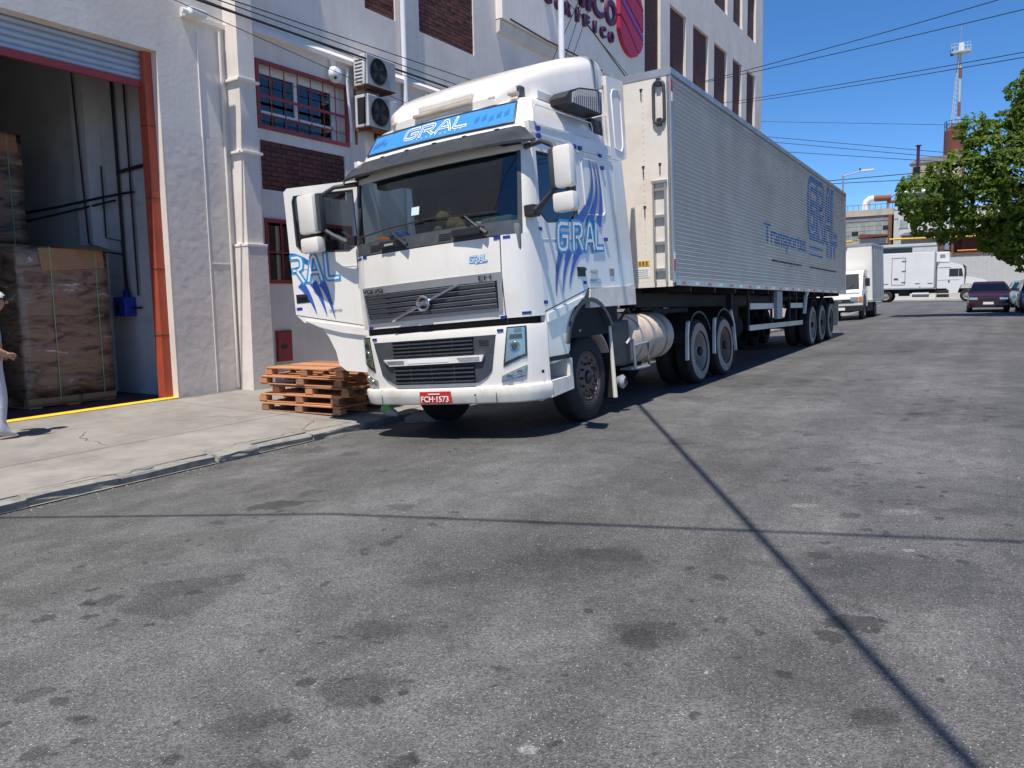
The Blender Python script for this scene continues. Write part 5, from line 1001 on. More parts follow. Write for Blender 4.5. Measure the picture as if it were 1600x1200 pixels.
# ================================================================ wrapped loads in the bay
def wrap_mat():
    m = bpy.data.materials.new('stretch_film'); m.use_nodes = True; t = m.node_tree; N, L = t.nodes, t.links; b = N['Principled BSDF']; tc = N.new('ShaderNodeTexCoord'); mp = N.new('ShaderNodeMapping'); mp.inputs['Scale'].default_value = (1.3, 1.3, 4.6); L.new(tc.outputs['Object'], mp.inputs[0])
    n = N.new('ShaderNodeTexNoise'); n.inputs['Scale'].default_value = 1.5; n.inputs['Detail'].default_value = 8; n.inputs['Roughness'].default_value = .62; n.inputs['Distortion'].default_value = .9; L.new(mp.outputs[0], n.inputs['Vector'])
    r = N.new('ShaderNodeValToRGB'); r.color_ramp.elements[0].position = .36; r.color_ramp.elements[0].color = (.05, .035, .03, 1); r.color_ramp.elements[1].position = .68; r.color_ramp.elements[1].color = (.55, .47, .40, 1); e = r.color_ramp.elements.new(.52); e.color = (.27, .16, .10, 1); e = r.color_ramp.elements.new(.61); e.color = (.20, .16, .13, 1)
    L.new(n.outputs[0], r.inputs[0]); L.new(r.outputs[0], b.inputs['Base Color']); b.inputs['Roughness'].default_value = .22; b.inputs['Coat Weight'].default_value = .6; b.inputs['Coat Roughness'].default_value = .12
    bp = N.new('ShaderNodeBump'); bp.inputs['Strength'].default_value = .9; bp.inputs['Distance'].default_value = .04; L.new(n.outputs[0], bp.inputs['Height']); L.new(bp.outputs[0], b.inputs['Normal']); L.new(bp.outputs[0], b.inputs['Coat Normal']); MATS['stretch_film'] = m
wrap_mat()
def load(x0, x1, y0, y1, z0, h, label, seed, card=True):
    e = tag(empty('wrapped_load', ((x0+x1)/2, (y0+y1)/2, z0)), label, 'wrapped load', 'film wrapped pallet loads in the loading bay'); r = random.Random(seed); hx, hy = (x1-x0)/2, (y1-y0)/2
    bm = bmesh.new(); bmesh.ops.create_cube(bm, size=1); bmesh.ops.subdivide_edges(bm, edges=bm.edges[:], cuts=11, use_grid_fill=True)
    for v in bm.verts: v.co = Vector((v.co.x*2*hx, v.co.y*2*hy, .15+(v.co.z+.5)*(h-.15))) + Vector((r.uniform(-.012, .012), r.uniform(-.012, .012), r.uniform(-.008, .008)))
    me = bpy.data.meshes.new('film'); bm.to_mesh(me); bm.free(); me.materials.append(MATS['stretch_film']); me.polygons.foreach_set('use_smooth', [True]*len(me.polygons)); inst('film', me, e)
    for xx in (-hx+.08, 0, hx-.08): MB().box((xx-.06, -hy, .02), (xx+.06, hy, .149)).build('pallet_runner', 'wood_dark', e)
    for yy in (-hy+.1, 0, hy-.1): MB().box((-hx, yy-.09, 0), (hx+.01, yy+.09, .019)).build('pallet_board', 'wood', e)
    MB().box((hx-.02, -hy, .06), (hx+.015, hy*.1, .148)).box((hx-.02, hy*.2, .06), (hx+.015, hy, .148)).build('pallet_edge', 'cardboard', e)
    for yy in (-hy*.30, hy*.72): MB().box((hx+.014, yy-.006, .1), (hx+.019, yy+.006, h+.006)).box((-hx, yy-.006, h+.012), (hx+.014, yy+.006, h+.016)).build('strap', 'strap_green', e)
    if card:
        MB().add([(hx+.012, -hy*.55, h-.02), (hx+.016, hy*.9, h+.0), (hx+.02, hy*.92, h-.30), (hx+.02, -hy*.5, h-.36)], [(0,1,2,3)]).build('card_sheet', 'cardboard', e, 'open')
        MB().add([(-hx*.6, -hy*.5, h+.03), (hx+.03, -hy*.25, h+.01), (hx+.22, hy*1.18, h-.06), (hx*.4, hy*1.12, h+.10), (-hx*.3, hy*.6, h+.07)], [(0,1,2,3,4)]).build('card_sheet', 'cardboard', e, 'open')
    return e
load(-13.6, -12.25, 5.86, 7.22, iz(6.5), 2.42, 'tall wrapped pallet load with torn cardboard on top, nearest the bay opening', 1)
load(-15.3, -13.9, 5.35, 6.95, iz(6.2), 2.4, 'lower wrapped load at the back of the bay, behind the nearest load', 2, False)
load(-15.3, -13.95, 5.3, 6.9, iz(6.1)+2.43, 1.95, 'wrapped load stacked on top of the load at the back of the bay', 3, True)
load(-13.4, -12.2, 3.9, 5.25, iz(4.5), 2.3, 'dark wrapped load at the left edge of the loading bay', 4, False)
# ================================================================ people
def person(name, label, joints, mats, rad, head, M, parts):
    """joints: {name:(x,y,z)}; bones list of (a,b,material index); skin modifier evaluated into one mesh"""
    idx = {k: i for i, k in enumerate(joints)}; me = bpy.data.meshes.new(name); me.from_pydata([joints[k] for k in joints], [(idx[a], idx[b]) for a, b, m in parts], []); o = bpy.data.objects.new(name, me); COL.objects.link(o)
    sk = o.modifiers.new('skin', 'SKIN'); sk.use_smooth_shade = True; sb = o.modifiers.new('sub', 'SUBSURF'); sb.levels = 2; sb.render_levels = 2
    if not me.skin_vertices: me.attributes.new
    bm = bmesh.new(); bm.from_mesh(me); lay = bm.verts.layers.skin.verify(); bm.verts.ensure_lookup_table()
    for k, i in idx.items():
        r = rad[k]; bm.verts[i][lay].radius = r if isinstance(r, tuple) else (r, r); bm.verts[i][lay].use_root = (k == 'pelvis')
    bm.to_mesh(me); bm.free(); dg = bpy.context.evaluated_depsgraph_get(); dg.update(); me2 = bpy.data.meshes.new_from_object(o.evaluated_get(dg)); bpy.data.objects.remove(o)
    me2.materials.clear()
    for m in mats: me2.materials.append(MATS[m])
    segs = [(Vector(joints[a]), Vector(joints[b]), m) for a, b, m in parts]
    def near(p):
        best = None
        for a, b, m in segs:
            d = b-a; t = max(0, min(1, (p-a).dot(d)/max(1e-9, d.length_squared))); q = (p-(a+d*t)).length
            if best is None or q < best[0]: best = (q, m)
        return best[1]
    for p in me2.polygons: p.material_index = near(p.center); p.use_smooth = True
    o = bpy.data.objects.new(name, me2); COL.objects.link(o); o.matrix_world = M; tag(o, label, 'person'); return o
def human(facing_m, label, step, arms, mats, hair, band=None):
    # local: +y forward, z up, height 1.72
    J = {'pelvis': (0, 0, .96), 'belly': (0, .02, 1.12), 'chest': (0, 0, 1.32), 'neck0': (0, .0, 1.45), 'neck': (0, .07, 1.52), 'head0': (0, .12, 1.59), 'head1': (0, .12, 1.68)}
    B = [('pelvis', 'belly', 1), ('belly', 'chest', 1), ('chest', 'neck0', 1), ('neck0', 'neck', 0), ('neck', 'head0', 0), ('head0', 'head1', 0)]
    R = {'pelvis': (.155, .12), 'belly': (.15, .115), 'chest': (.165, .115), 'neck0': (.09, .08), 'neck': (.055, .055), 'head0': (.075, .088), 'head1': (.07, .085)}
    for s, n in ((-1, 'l'), (1, 'r')):
        hip = (s*.095, 0, .90); f = step*s; knee = (s*.10, .035+f*.16, .50); ank = (s*.10, f*.30-.02, .09+(0.0 if f >= 0 else .05)); toe = (s*.11, ank[1]+.17, .045 if f >= 0 else .03)
        J.update({'hip'+n: hip, 'knee'+n: knee, 'shin'+n: tuple((Vector(knee)*.45+Vector(ank)*.55)), 'ank'+n: ank, 'heel'+n: (s*.10, ank[1]-.04, .05), 'toe'+n: toe}); R.update({'hip'+n: .10, 'knee'+n: .07, 'shin'+n: .06, 'ank'+n: .05, 'heel'+n: .045, 'toe'+n: (.045, .032)})
        B += [('pelvis', 'hip'+n, 2), ('hip'+n, 'knee'+n, 2), ('knee'+n, 'shin'+n, 2), ('shin'+n, 'ank'+n, 4 if band else 2), ('ank'+n, 'heel'+n, 3), ('ank'+n, 'toe'+n, 3)]
        sh = (s*.19, -.01, 1.40); el, wr = arms[n]; J.update({'sh'+n: sh, 'el'+n: el, 'wr'+n: wr}); R.update({'sh'+n: .065, 'el'+n: .045, 'wr'+n: .032})
        d = (Vector(wr)-Vector(el)).normalized(); pm = Vector(wr)+d*.05; J['palm'+n] = tuple(pm); R['palm'+n] = (.038, .022); B += [('chest', 'sh'+n, 1), ('sh'+n, 'el'+n, 1), ('el'+n, 'wr'+n, 0), ('wr'+n, 'palm'+n, 0)]
        side = d.cross(Vector((1, 0, 0))).normalized()
        for k in range(4):
            base = pm + d*.03 + side*(k-1.5)*.02; m_ = base+d*(.035-.003*abs(k-1.2)); e = m_+d*.018+Vector((-s*.02, 0, -.008)); nm = n+str(k)
            J['f0'+nm] = tuple(base); J['f1'+nm] = tuple(m_); J['f2'+nm] = tuple(e); R['f0'+nm] = R['f1'+nm] = .0095; R['f2'+nm] = .008; B += [('palm'+n, 'f0'+nm, 0), ('f0'+nm, 'f1'+nm, 0), ('f1'+nm, 'f2'+nm, 0)]
        tb = Vector(wr)+d*.025; J['t0'+n] = tuple(tb+side*.035); J['t1'+n] = tuple(tb+side*.05+d*.035); R['t0'+n] = .012; R['t1'+n] = .009; B += [('wr'+n, 't0'+n, 0), ('t0'+n, 't1'+n, 0)]
    o = person('person', label, J, mats, R, None, facing_m, B)
    # face and hair
    hc = Vector((0, .12, 1.625))
    def ell(c, r, cut=None, n=20):
        b = MB(); rows = 14; P = []
        for j in range(rows+1):
            p = math.pi*j/rows; P.append([(c[0]+r[0]*math.sin(p)*math.cos(a), c[1]+r[1]*math.sin(p)*math.sin(a), c[2]+r[2]*math.cos(p)) for a in [2*math.pi*i/n for i in range(n+1)]])
        b.grid(P)
        if cut: b.f = [f for f in b.f if cut(sum((Vector(b.v[i]) for i in f), Vector())/len(f))]
        return b
    ell(hc+Vector((0, -.01, .022)), (.088, .106, .112), lambda c: c.z > hc.z+.055-.9*max(0, -(c.y-hc.y-.02)) - (.0 if c.y < hc.y+.05 else -.01)).build('hair', hair, o, True)
    ell(hc+Vector((0, .09, -.005)), (.014, .026, .022)).build('nose', 'skin', o, True); ell(hc+Vector((0, .075, -.05)), (.026, .012, .006)).build('mouth', 'car_maroon' if False else 'wood_dark', o, True)
    for s in (-1, 1): ell(hc+Vector((s*.085, -.005, -.005)), (.012, .025, .034)).build('ear', 'skin', o, True); ell(hc+Vector((s*.032, .078, .018)), (.013, .01, .008)).build('eye', 'black_void', o, True)
    return o
px_ = Vector((-10.12, 4.46, 0)); px_.z = walk(px_.x, px_.y)
human(TR(px_.x, px_.y, px_.z, RAD(-12)), 'grey haired man in a pale blue shirt and light trousers walking past the loading bay', .14, {'l': ((-.26, -.06, 1.14), (-.24, .12, 1.02)), 'r': ((.26, -.10, 1.13), (.25, .09, 1.03))}, ('skin', 'shirt_blue', 'trousers_grey', 'shoe_pale'), 'hair_white')
q_ = Vector((-7.0, 7.9, 0)); q_.z = max(walk(q_.x, q_.y), ground(q_.x, q_.y))
human(TR(q_.x, q_.y, q_.z, RAD(-70)), 'person in dark trousers with green bands standing behind the open truck door', .18, {'l': ((-.25, .05, 1.13), (-.2, .25, 1.2)), 'r': ((.25, .05, 1.13), (.2, .25, 1.2))}, ('skin', 'trousers_navy', 'trousers_navy', 'shoe_pale', 'hivis_green'), 'shoe', True)
# broken kerb piece under the bumper
bk = MB().prism([(0, 0), (.42, .02), (.5, .1), (.44, .22), (.2, .3), (.05, .2)], 'z', 0, .08, TR(-6.75, 7.95, ground(-6.8, 8)+.005, .3, .15)).build('rubble', 'kerb_stone'); tag(bk, 'chunk of broken pale kerb lying in the gutter under the bumper', 'rubble')
# ================================================================ poles and overhead wires
pb_ = Vector((-7.35, 13.6, 0)); pb_.z = walk(-7.35, 13.6); pole = tag(empty('utility_pole', pb_), 'slim white utility pole standing behind the tractor cab', 'pole'); MB().tube([(0, 0, -.05), (0, 0, 11.5)], [.075, .045], 12).build('shaft', 'pvc_white', pole, True); MB().box((-.5, -.04, 10.6), (.5, .04, 10.7)).build('crossarm', 'galv', pole)
WG = 'overhead wires'
def wire(name, label, a, b, r, sag=.2, n=16, ext=0):
    a, b = Vector(a), Vector(b); d = b-a; a2, b2 = a-d*(ext if not isinstance(ext, tuple) else ext[0]), b+d*(ext if not isinstance(ext, tuple) else ext[1])
    pts = [a2.lerp(b2, i/n)+Vector((0, 0, -sag*4*(i/n)*(1-i/n))) for i in range(n+1)]; o = MB().tube(pts, r, 6).build(name, 'cable', None, True); tag(o, label, 'wire', WG); return o
FX = -10.75
for (x0, y0, x1, y1, r, lb) in ((310, 0, 690, 133, .02, 'thick black cable running along the warehouse front above the window'), (362, 0, 690, 110, .009, 'uppermost thin wire along the warehouse front'), (350, 3, 690, 124, .009, 'second thin wire along the warehouse front, just above the thick cable'), (340, 8, 690, 140, .007, 'thin wire just below the thick cable on the warehouse front'), (300, 12, 700, 190, .006, 'thin low wire drooping in front of the red framed window')):
    wire('service_wire', lb, atX(x0, y0, FX), atX(x1, y1, FX), r, .0, 10, (.5, .9))
# wires across the street on the right, ending on the office block
for (x0, y0, x1, y1, r, lb) in ((1085, 131, 1530, 3, .013, 'highest wire over the street, rising to the top right'), (1100, 129, 1600, 9, .013, 'second wire over the street, just under the highest one'), (1130, 161, 1600, 76, .012, 'third wire over the street, passing the lattice mast'), (1150, 162, 1600, 84, .012, 'fourth wire over the street, just under the third'),
                                (1192, 190, 1480, 195, .016, 'level wire crossing the sky left of the red tank'), (1215, 215, 1440, 235, .02, 'upper of the thin wires sagging above the trailer'), (1230, 224, 1440, 243, .02, 'middle thin wire sagging above the trailer'), (1240, 238, 1430, 250, .02, 'lower thin wire sagging above the trailer'), (1290, 283, 1425, 271, .03, 'wire passing behind the street lamp arm'), (1300, 287, 1420, 281, .025, 'lower wire passing behind the street lamp')):
    if y0 < 185: a = atX(x0, y0, WX+.05); b = atY(x1, y1, 26)
    else: a = atY(x0, y0, 58); b = atY(x1, y1, 62)
    wire('overhead_wire', lb, a, b, r, 0.0 if y0 > 185 else .1, 12, (0, .6) if y0 < 185 else (.25, .5))
for k, (x0, x1) in enumerate(((905, 866), (912, 884), (925, 895), (880, 960))): wire('service_wire', ['left', 'middle', 'right', 'longest'][k]+' thin wire hanging from the utility pole in front of the wall sign', atX(x0 if k < 3 else 885, 0, -8.0), atX(x1, 88 if k < 3 else 92, -8.6), .008, .0, 6, (.3, .5))
# two cables high over the street that throw the crossing shadows
def over(gx, gy, h): return Vector((gx, gy, ground(gx, gy))) + SUN*(h/SUN.z)
wire('street_cable', 'cable high over the street whose shadow runs towards the camera', over(-3.99, 9.43, 7.0), over(-.04, 2.69, 6.4), .028, .0, 12, (1.2, 1.2))
wire('street_cable', 'cable high across the street whose shadow crosses the asphalt', over(-5.69, 3.37, 6.6), over(.15, 5.2, 6.8), .02, .0, 12, (.9, 1.6))
# ================================================================ street lamp
lp_ = Vector((-7.5, 45, prof(45)+.0)); sl0 = tag(empty('street_lamp', lp_), 'tall grey street lamp with a single arm behind the trailer', 'street lamp'); MB().tube([(0, 0, -.1), (0, 0, 7.1)], [.08, .05], 10).build('post', 'galv', sl0, True); MB().tube([(0, 0, 7.08), (.4, 0, 7.16), (.95, 0, 7.27)], .03, 8).build('arm', 'galv', sl0, True); MB().bbox((.85, -.1, 7.22), (1.48, .1, 7.31), .02, TR(0, 0, 0)).build('lamp_head', 'pvc_white', sl0, True); MB().box((.78, -.04, 7.3), (.86, .04, 7.4)).build('photocell', 'dark_plastic', sl0)
# ================================================================ generic small vehicle wheel
def vwheel(parent, x, y, R, wid=.22, m='rim_steel', axis='x', sd=1):
    M_ = TR(x, y, R, 0 if axis == 'x' else math.pi/2); w_ = MB().lathe([(-.02*sd, .001), (-.03*sd, R*.3), (-.06*sd, R*.5), (-.01*sd, R*.62)], 20).build('wheel', m, parent, True); w_.matrix_local = M_
    MB().lathe([(0, R*.6), (.01*sd, R*.75), (-.02*sd, R*.95), (-.05*sd, R), (-(wid-.05)*sd, R), (-(wid-.02)*sd, R*.95), (-wid*sd, R*.6)], 24).build('tyre', 'tyre', w_, True); return w_
# ================================================================ small white delivery truck (front at -y, box behind)
def delivery_truck():
    X, Y = -6.1, 36.6; o = tag(empty('delivery_truck', M=TR(X, Y, ground(X, Y), 0, RISE*.8, -.04)), 'small white delivery truck parked behind the trailer, facing the camera', 'truck')
    pr = [(0, .55), (-.02, .95), (.06, 1.25), (.14, 1.35), (.52, 2.05), (.7, 2.16), (1.6, 2.18), (1.62, .6), (1.1, .55)]
    MB().prism([(p[0], p[1]) for p in pr], 'x', -.92, .92).build('cab', 'van_white', o)
    ws = MB(); ws.add([(-.8, .125, 1.36), (.8, .125, 1.36), (.74, .49, 2.02), (-.74, .49, 2.02)], [(0,1,2,3)]); ws.build('windscreen', 'window_dark', o)
    for s in (-1, 1):
        MB().prism([(.42, 1.38), (1.15, 1.38), (1.15, 2.02), (.68, 2.02)], 'x', s*.921, s*.926).build('side_window', 'window_dark', o); MB().bbox((s*.62-.16, -.045, .82), (s*.62+.16, .02, 1.02), .02).build('headlight', 'lamp_chrome', o); MB().bbox((s*.86-.07, -.04, .82), (s*.86+.07, .06, 1.03), .015).build('indicator', 'lamp_orange', o)
        m_ = MB().bbox((s*1.12-.09, .15, 1.45), (s*1.12+.09, .28, 1.80), .02).build('mirror', 'dark_plastic', o); MB().tube([(s*.92, .3, 1.9), (s*1.1, .22, 1.85), (s*1.1, .22, 1.5)], .015, 6).build('mirror_arm', 'dark_plastic', m_)
        MB().prism([(.75, .62), (.76, 1.37), (.77, 1.37), (.765, .62)], 'x', s*.921, s*.924).build('door_seam', 'grey_print', o); vwheel(o, s*.92, .75, .38, .22, 'rim_steel', 'x', s); vwheel(o, s*.98, 3.6, .38, .4, 'rim_steel', 'x', s)
    MB().bbox((-.95, -.12, .40), (.95, .1, .66), .03).build('bumper', 'dark_plastic', o); MB().box((-.6, -.03, .78), (.6, -.015, .92)).build('grille', 'dark_plastic', o); MB().box((-.25, -.135, .46), (.25, -.122, .58)).build('number_plate', 'decal_white', o)
    MB().box((-.4, .3, .35), (.4, 5.2, .6)).build('chassis', 'chassis', o)
    for x in (-.45, .25): MB().tube([(x, .10, 1.36), (x+.35, .2, 1.56)], .012, 5).build('wiper', 'dark_plastic', o)
    MB().box((-.82, .035, 1.16), (.82, .045, 1.2)).build('trim_line', 'grey_print', o); MB().box((-.1, -.035, .83), (.1, -.031, .88)).build('badge', 'chrome', o); MB().prism([(1.0, 1.18), (1.14, 1.18), (1.14, 1.22), (1.0, 1.22)], 'x', .921, .945).build('door_handle', 'dark_plastic', o); MB().prism([(.3, .55), (1.25, .55), (1.2, .95), (1.0, 1.12), (.6, 1.14), (.36, .95)], 'x', .9215, .9235).build('wheel_arch', 'dark_plastic', o); MB().box((.5, 1.8, .35), (.95, 3.0, .7)).build('tool_box', 'chassis', o)
    b = MB().box((-1.1, 1.75, .78), (1.1, 5.6, 3.35)).build('cargo_box', 'van_white', o); MB().box((1.101, 1.85, .86), (1.115, 5.55, 3.25)).build('side_panel', 'box_grey', b)
    for y in (2.5, 3.2, 3.9, 4.6, 5.2): MB().box((1.116, y, .86), (1.135, y+.05, 3.25)).build('side_rib', 'galv', b)
    MB().box((-1.12, 1.73, .74), (1.13, 5.62, .84)).build('box_rail', 'galv', b); MB().box((-1.12, 1.73, 3.27), (1.13, 5.62, 3.37)).build('box_rail', 'galv', b); MB().box((-.05, 1.72, 3.15), (.08, 1.745, 3.25)).build('marker_lamp', 'reflector_red', b)
delivery_truck()
# ================================================================ white refrigerated lorry across the junction (front towards +x)
def fridge_truck():
    X, Y = -9.8, 71; o = tag(empty('refrigerated_truck', M=TR(X, Y, prof(71))), 'white refrigerated box lorry standing across the junction', 'truck')
    b = MB().bbox((-3.2, 0, 1.12), (5.0, 2.4, 3.98), .03).build('cargo_box', 'van_white', o)
    for x in (1.85, 2.83): MB().box((x, -.012, 1.4), (x+.05, -.001, 3.6)).build('door_frame', 'grey_print', b)
    MB().box((1.9, -.012, 3.56), (2.83, -.001, 3.61)).box((1.9, -.012, 1.39), (2.83, -.001, 1.43)).build('door_frame', 'grey_print', b)
    for z in (1.6, 2.5, 3.3): MB().box((2.6, -.03, z), (2.9, -.013, z+.04)).build('hinge', 'chassis', b)
    MB().box((2.05, -.03, 1.85), (2.35, -.013, 1.95)).build('latch', 'chassis', b)
    for x in (1.3, 3.6, 4.5): MB().box((x, -.03, 1.5), (x+.35, -.002, 1.54)).build('fitting', 'galv', b)
    MB().box((4.93, -.015, 1.1), (5.02, -.001, 3.99)).box((-3.2, -.015, 1.05), (5.02, -.001, 1.16)).build('box_trim', 'galv', b)
    cab = MB().prism([(5.15, 1.1), (5.15, 2.85), (5.35, 3.05), (6.2, 3.08), (6.9, 2.85), (7.2, 2.0), (8.45, 1.68), (8.65, 1.45), (8.7, .8), (8.2, .75), (8.1, 1.15), (7.9, 1.35), (7.3, 1.4), (6.8, 1.3), (6.6, .7), (5.9, .7), (5.85, 1.1)], 'y', .1, 2.3).build('cab', 'van_white', o)
    MB().box((5.98, .085, 2.0), (6.62, .099, 2.6)).build('side_window', 'window_dark', cab); MB().prism([(6.64, 2.0), (6.95, 2.0), (6.85, 2.6), (6.64, 2.6)], 'y', .085, .099).build('quarter_window', 'window_dark', cab); MB().add([(7.19, .2, 2.04), (7.19, 2.2, 2.04), (6.95, 2.2, 2.78), (6.95, .2, 2.78)], [(0,1,2,3)]).build('windscreen', 'window_dark', cab)
    MB().box((5.2, .088, 2.69), (6.1, .099, 2.74)).box((5.2, .088, 1.72), (6.7, .099, 1.74)).build('body_line', 'box_grey', cab); MB().box((5.93, .07, 1.55), (6.03, .099, 1.68)).build('handle', 'dark_plastic', cab); MB().prism([(6.88, 2.62), (7.12, 2.7), (6.95, 2.9), (6.85, 2.86)], 'y', .15, 2.25).build('sun_visor', 'dark_plastic', cab); MB().bbox((7.05, -.12, 1.9), (7.15, .1, 2.6), .03).build('mirror', 'dark_plastic', cab)
    MB().bbox((5.03, .3, 3.15), (5.95, 2.1, 3.96), .06).build('cooling_unit', 'van_white', o); MB().box((5.3, .285, 3.5), (5.65, .299, 3.75)).build('cooling_grille', 'grey_print', o)
    for x in (-2.5, -.9, .7, 3.9): MB().box((x, -.02, 1.2), (x+.1, -.002, 1.26)).build('side_lamp', 'lamp_orange', o)
    MB().tube([(5.1, .6, 1.0), (5.1, .6, 3.4)], .06, 8).build('exhaust_stack', 'galv', o, True); MB().box((8.66, .3, 1.0), (8.72, 2.1, 1.4)).build('front_grille', 'dark_plastic', o); MB().bbox((8.2, .05, .5), (8.8, 2.35, .8), .04).build('front_bumper', 'van_white', o)
    for x, z0 in ((5.15, .35), (5.15, .68)): MB().box((x, .05, z0), (x+.85, .5, z0+.26)).build('step', 'chassis', o)
    MB().box((-3, .7, .7), (8, 1.7, 1.05)).build('chassis', 'chassis', o); MB().tube([(3.4, .3, .62), (4.6, .3, .62)], .22, 12).build('fuel_tank', 'galv', o, True); MB().box((2.4, .2, .5), (3.2, .6, 1.0)).build('tool_box', 'chassis', o)
    for x in (1.45,): vwheel(o, x, .05, .5, .5, 'rim_steel', 'y', -1); vwheel(o, x, 2.35, .5, .5, 'rim_steel', 'y', 1)
    vwheel(o, 6.92+.35, .08, .5, .3, 'rim_steel', 'y', -1); vwheel(o, 6.92+.35, 2.3, .5, .3, 'rim_steel', 'y', 1); return o
fridge_truck()
# ================================================================ cars
def car(name, label, M, paint, W_=1.68, L_=4.1, H_=1.40, plate=True):
    o = tag(empty(name, M=M), label, 'car'); hw = W_/2
    # cross-sections along y (front at y=0): (y, z lower, z belt, half width)
    body = MB(); st = [(0, .25, .62, .66), (.08, .20, .68, .74), (.35, .19, .76, .80), (.9, .2, .86, .835), (1.3, .2, .93, .84), (2.6, .2, .96, .84), (3.5, .22, .96, .82), (3.9, .28, .90, .78), (4.1, .35, .78, .70)]
    P = []
    for y, z0, z1, w in st: k = w/.84*hw; P.append([(-k*.92, y, z0), (-k, y, z0+.12), (-k*1.0, y, (z0+z1)/2+.05), (-k*.95, y, z1-.05), (-k*.84, y, z1), (0, y, z1+.03), (k*.84, y, z1), (k*.95, y, z1-.05), (k, y, (z0+z1)/2+.05), (k, y, z0+.12), (k*.92, y, z0)])
    body.grid(P); body.f.append(tuple(range(11))); body.f.append(tuple(range((len(st)-1)*11, len(st)*11))); b = body.build('body', paint, o, True)
    gh = MB(); G = [(1.15, .90, .90, .72), (1.75, .94, H_-.06, .60), (1.95, .95, H_, .58), (2.9, .95, H_, .58), (3.2, .95, H_-.05, .60), (3.75, .93, .95, .68)]
    P = [[(-w*hw/.70, y, z0), (-w*hw/.78, y, z1-.03), (-w*hw*.9/.78, y, z1), (w*hw*.9/.78, y, z1), (w*hw/.78, y, z1-.03), (w*hw/.70, y, z0)] for y, z0, z1, w in G]; gh.grid(P); gh.build('roof', paint, o, True)
    ww = .66*hw/.70; MB().add([(-ww*.98, 1.215, .96), (ww*.98, 1.215, .96), (.56*hw/.78, 1.71, H_-.09), (-.56*hw/.78, 1.71, H_-.09)], [(0,1,2,3)]).build('windscreen', 'building_glass', o); MB().add([(-ww, 1.235, .95), (ww, 1.235, .95), (.56*hw/.78, 1.75, H_-.085), (-.56*hw/.78, 1.75, H_-.085)], [(0,1,2,3)]).build('cabin', 'window_dark', o)
    for s in (-1, 1):
        MB().add([(s*(.74*hw/.73), 1.5, .98), (s*(.74*hw/.73), 3.35, .99), (s*.605*hw/.74, 3.1, H_-.09), (s*.605*hw/.74, 1.85, H_-.09)], [(0,1,2,3)]).build('side_window', 'window_dark', o)
        MB().bbox((s*.58*hw/.84-.17, -.005, .55), (s*.58*hw/.84+.17, .12, .68), .025).build('headlight', 'lamp_chrome', o); MB().bbox((s*(hw+.08)-.09, 1.28, .95), (s*(hw+.08)+.09, 1.38, 1.07), .03).build('mirror', paint, o)
        for y in (.75, 3.25): vwheel(o, s*(hw-.02), y, .30, .2, 'rim_steel', 'x', s)
    MB().bbox((-hw*.92, -.05, .22), (hw*.92, .2, .47), .05).build('bumper', paint, o, True); MB().box((-.32, -.012, .54), (.32, .04, .62)).build('grille', 'dark_plastic', o); MB().box((-.5, -.055, .26), (.5, -.045, .34)).build('air_dam', 'dark_plastic', o)
    if plate: MB().box((-.2, -.062, .36), (.2, -.051, .47)).build('number_plate', 'decal_white', o)
    return o
car('parked_car', 'dark maroon hatchback parked facing the camera under the tree', TR(-.62, 41, ground(-.62, 41), .02), 'car_maroon', 1.70)
car('parked_car', 'blue car at the right edge, beside the maroon hatchback', TR(1.45, 39.6, ground(1.45, 39.6), .05), 'car_blue', 1.75, H_=1.5)
car('parked_car', 'pale green car half hidden behind the maroon hatchback', TR(1.1, 47.5, ground(1.1, 47.5), .05), 'car_green', 1.68)
# ================================================================ factory across the junction
fw_ = tag(empty('factory_wall', (0, 80, prof(80))), 'long pale boundary wall with a dark slot behind the refrigerated lorry', 'wall'); b0 = prof(80)
mat('wall_rib', (.50, .48, .44), .8, var=.06)
MB().box((-40, 0, -.5), (-5.3, .3, 4.95)).build('left_section', 'factory_white', fw_); MB().box((-5.28, .05, -.5), (14, .35, 4.0)).build('right_section', 'wall_rib', fw_)
for k in range(30): MB().box((-5.0+k*.62, .02, -.4), (-4.96+k*.62, .049, 3.95)).build('rib', 'factory_white', fw_)
MB().box((-10.1, -.02, 4.35), (-7.3, .02, 4.85)).build('slot_window', 'window_dark', fw_); MB().box((-40, -.05, 4.96), (-5.2, .35, 5.2)).build('coping', 'factory_white', fw_); MB().box((-5.28, -.02, 4.01), (14, .40, 4.15)).build('coping', 'rust', fw_)
fa = tag(empty('factory', (0, 84, prof(80))), 'old factory with grid windows, pipes and rust stains across the junction', 'building'); F0 = prof(80); zz = lambda z: z-F0
MB().box((-45, 0, -.5), (-9.6, 8, zz(9.1))).build('window_hall', 'factory_beige', fa); MB().box((-45, -.15, zz(9.05)), (-9.4, 8.2, zz(9.65))).build('parapet', 'factory_beige', fa)
MB().box((-45, -.05, zz(8.55)), (-9.6, -.001, zz(9.04))).build('beam', 'factory_grey', fa)
for k in range(9):
    for j in range(4):
        x0 = -15.9+k*.7; z0 = 6.75+j*.44; MB().box((x0, -.03, zz(z0)), (x0+.63, -.002, zz(z0+.39))).build('pane', 'window_pale' if (k*7+j*5) % 11 else 'window_dark', fa)
MB().box((-9.8, -.3, -.5), (-9.5, -.02, zz(9.0))).build('rust_column', 'rust', fa)
MB().prism([(-12.3, zz(6.85)), (-9.8, zz(6.95)), (-9.8, zz(7.1)), (-12.1, zz(7.22))], 'y', -1.6, -.06).build('rust_canopy', 'tank_red', fa); MB().box((-12.2, -1.0, zz(6.3)), (-9.8, -.1, zz(6.84))).build('low_block', 'factory_white', fa)
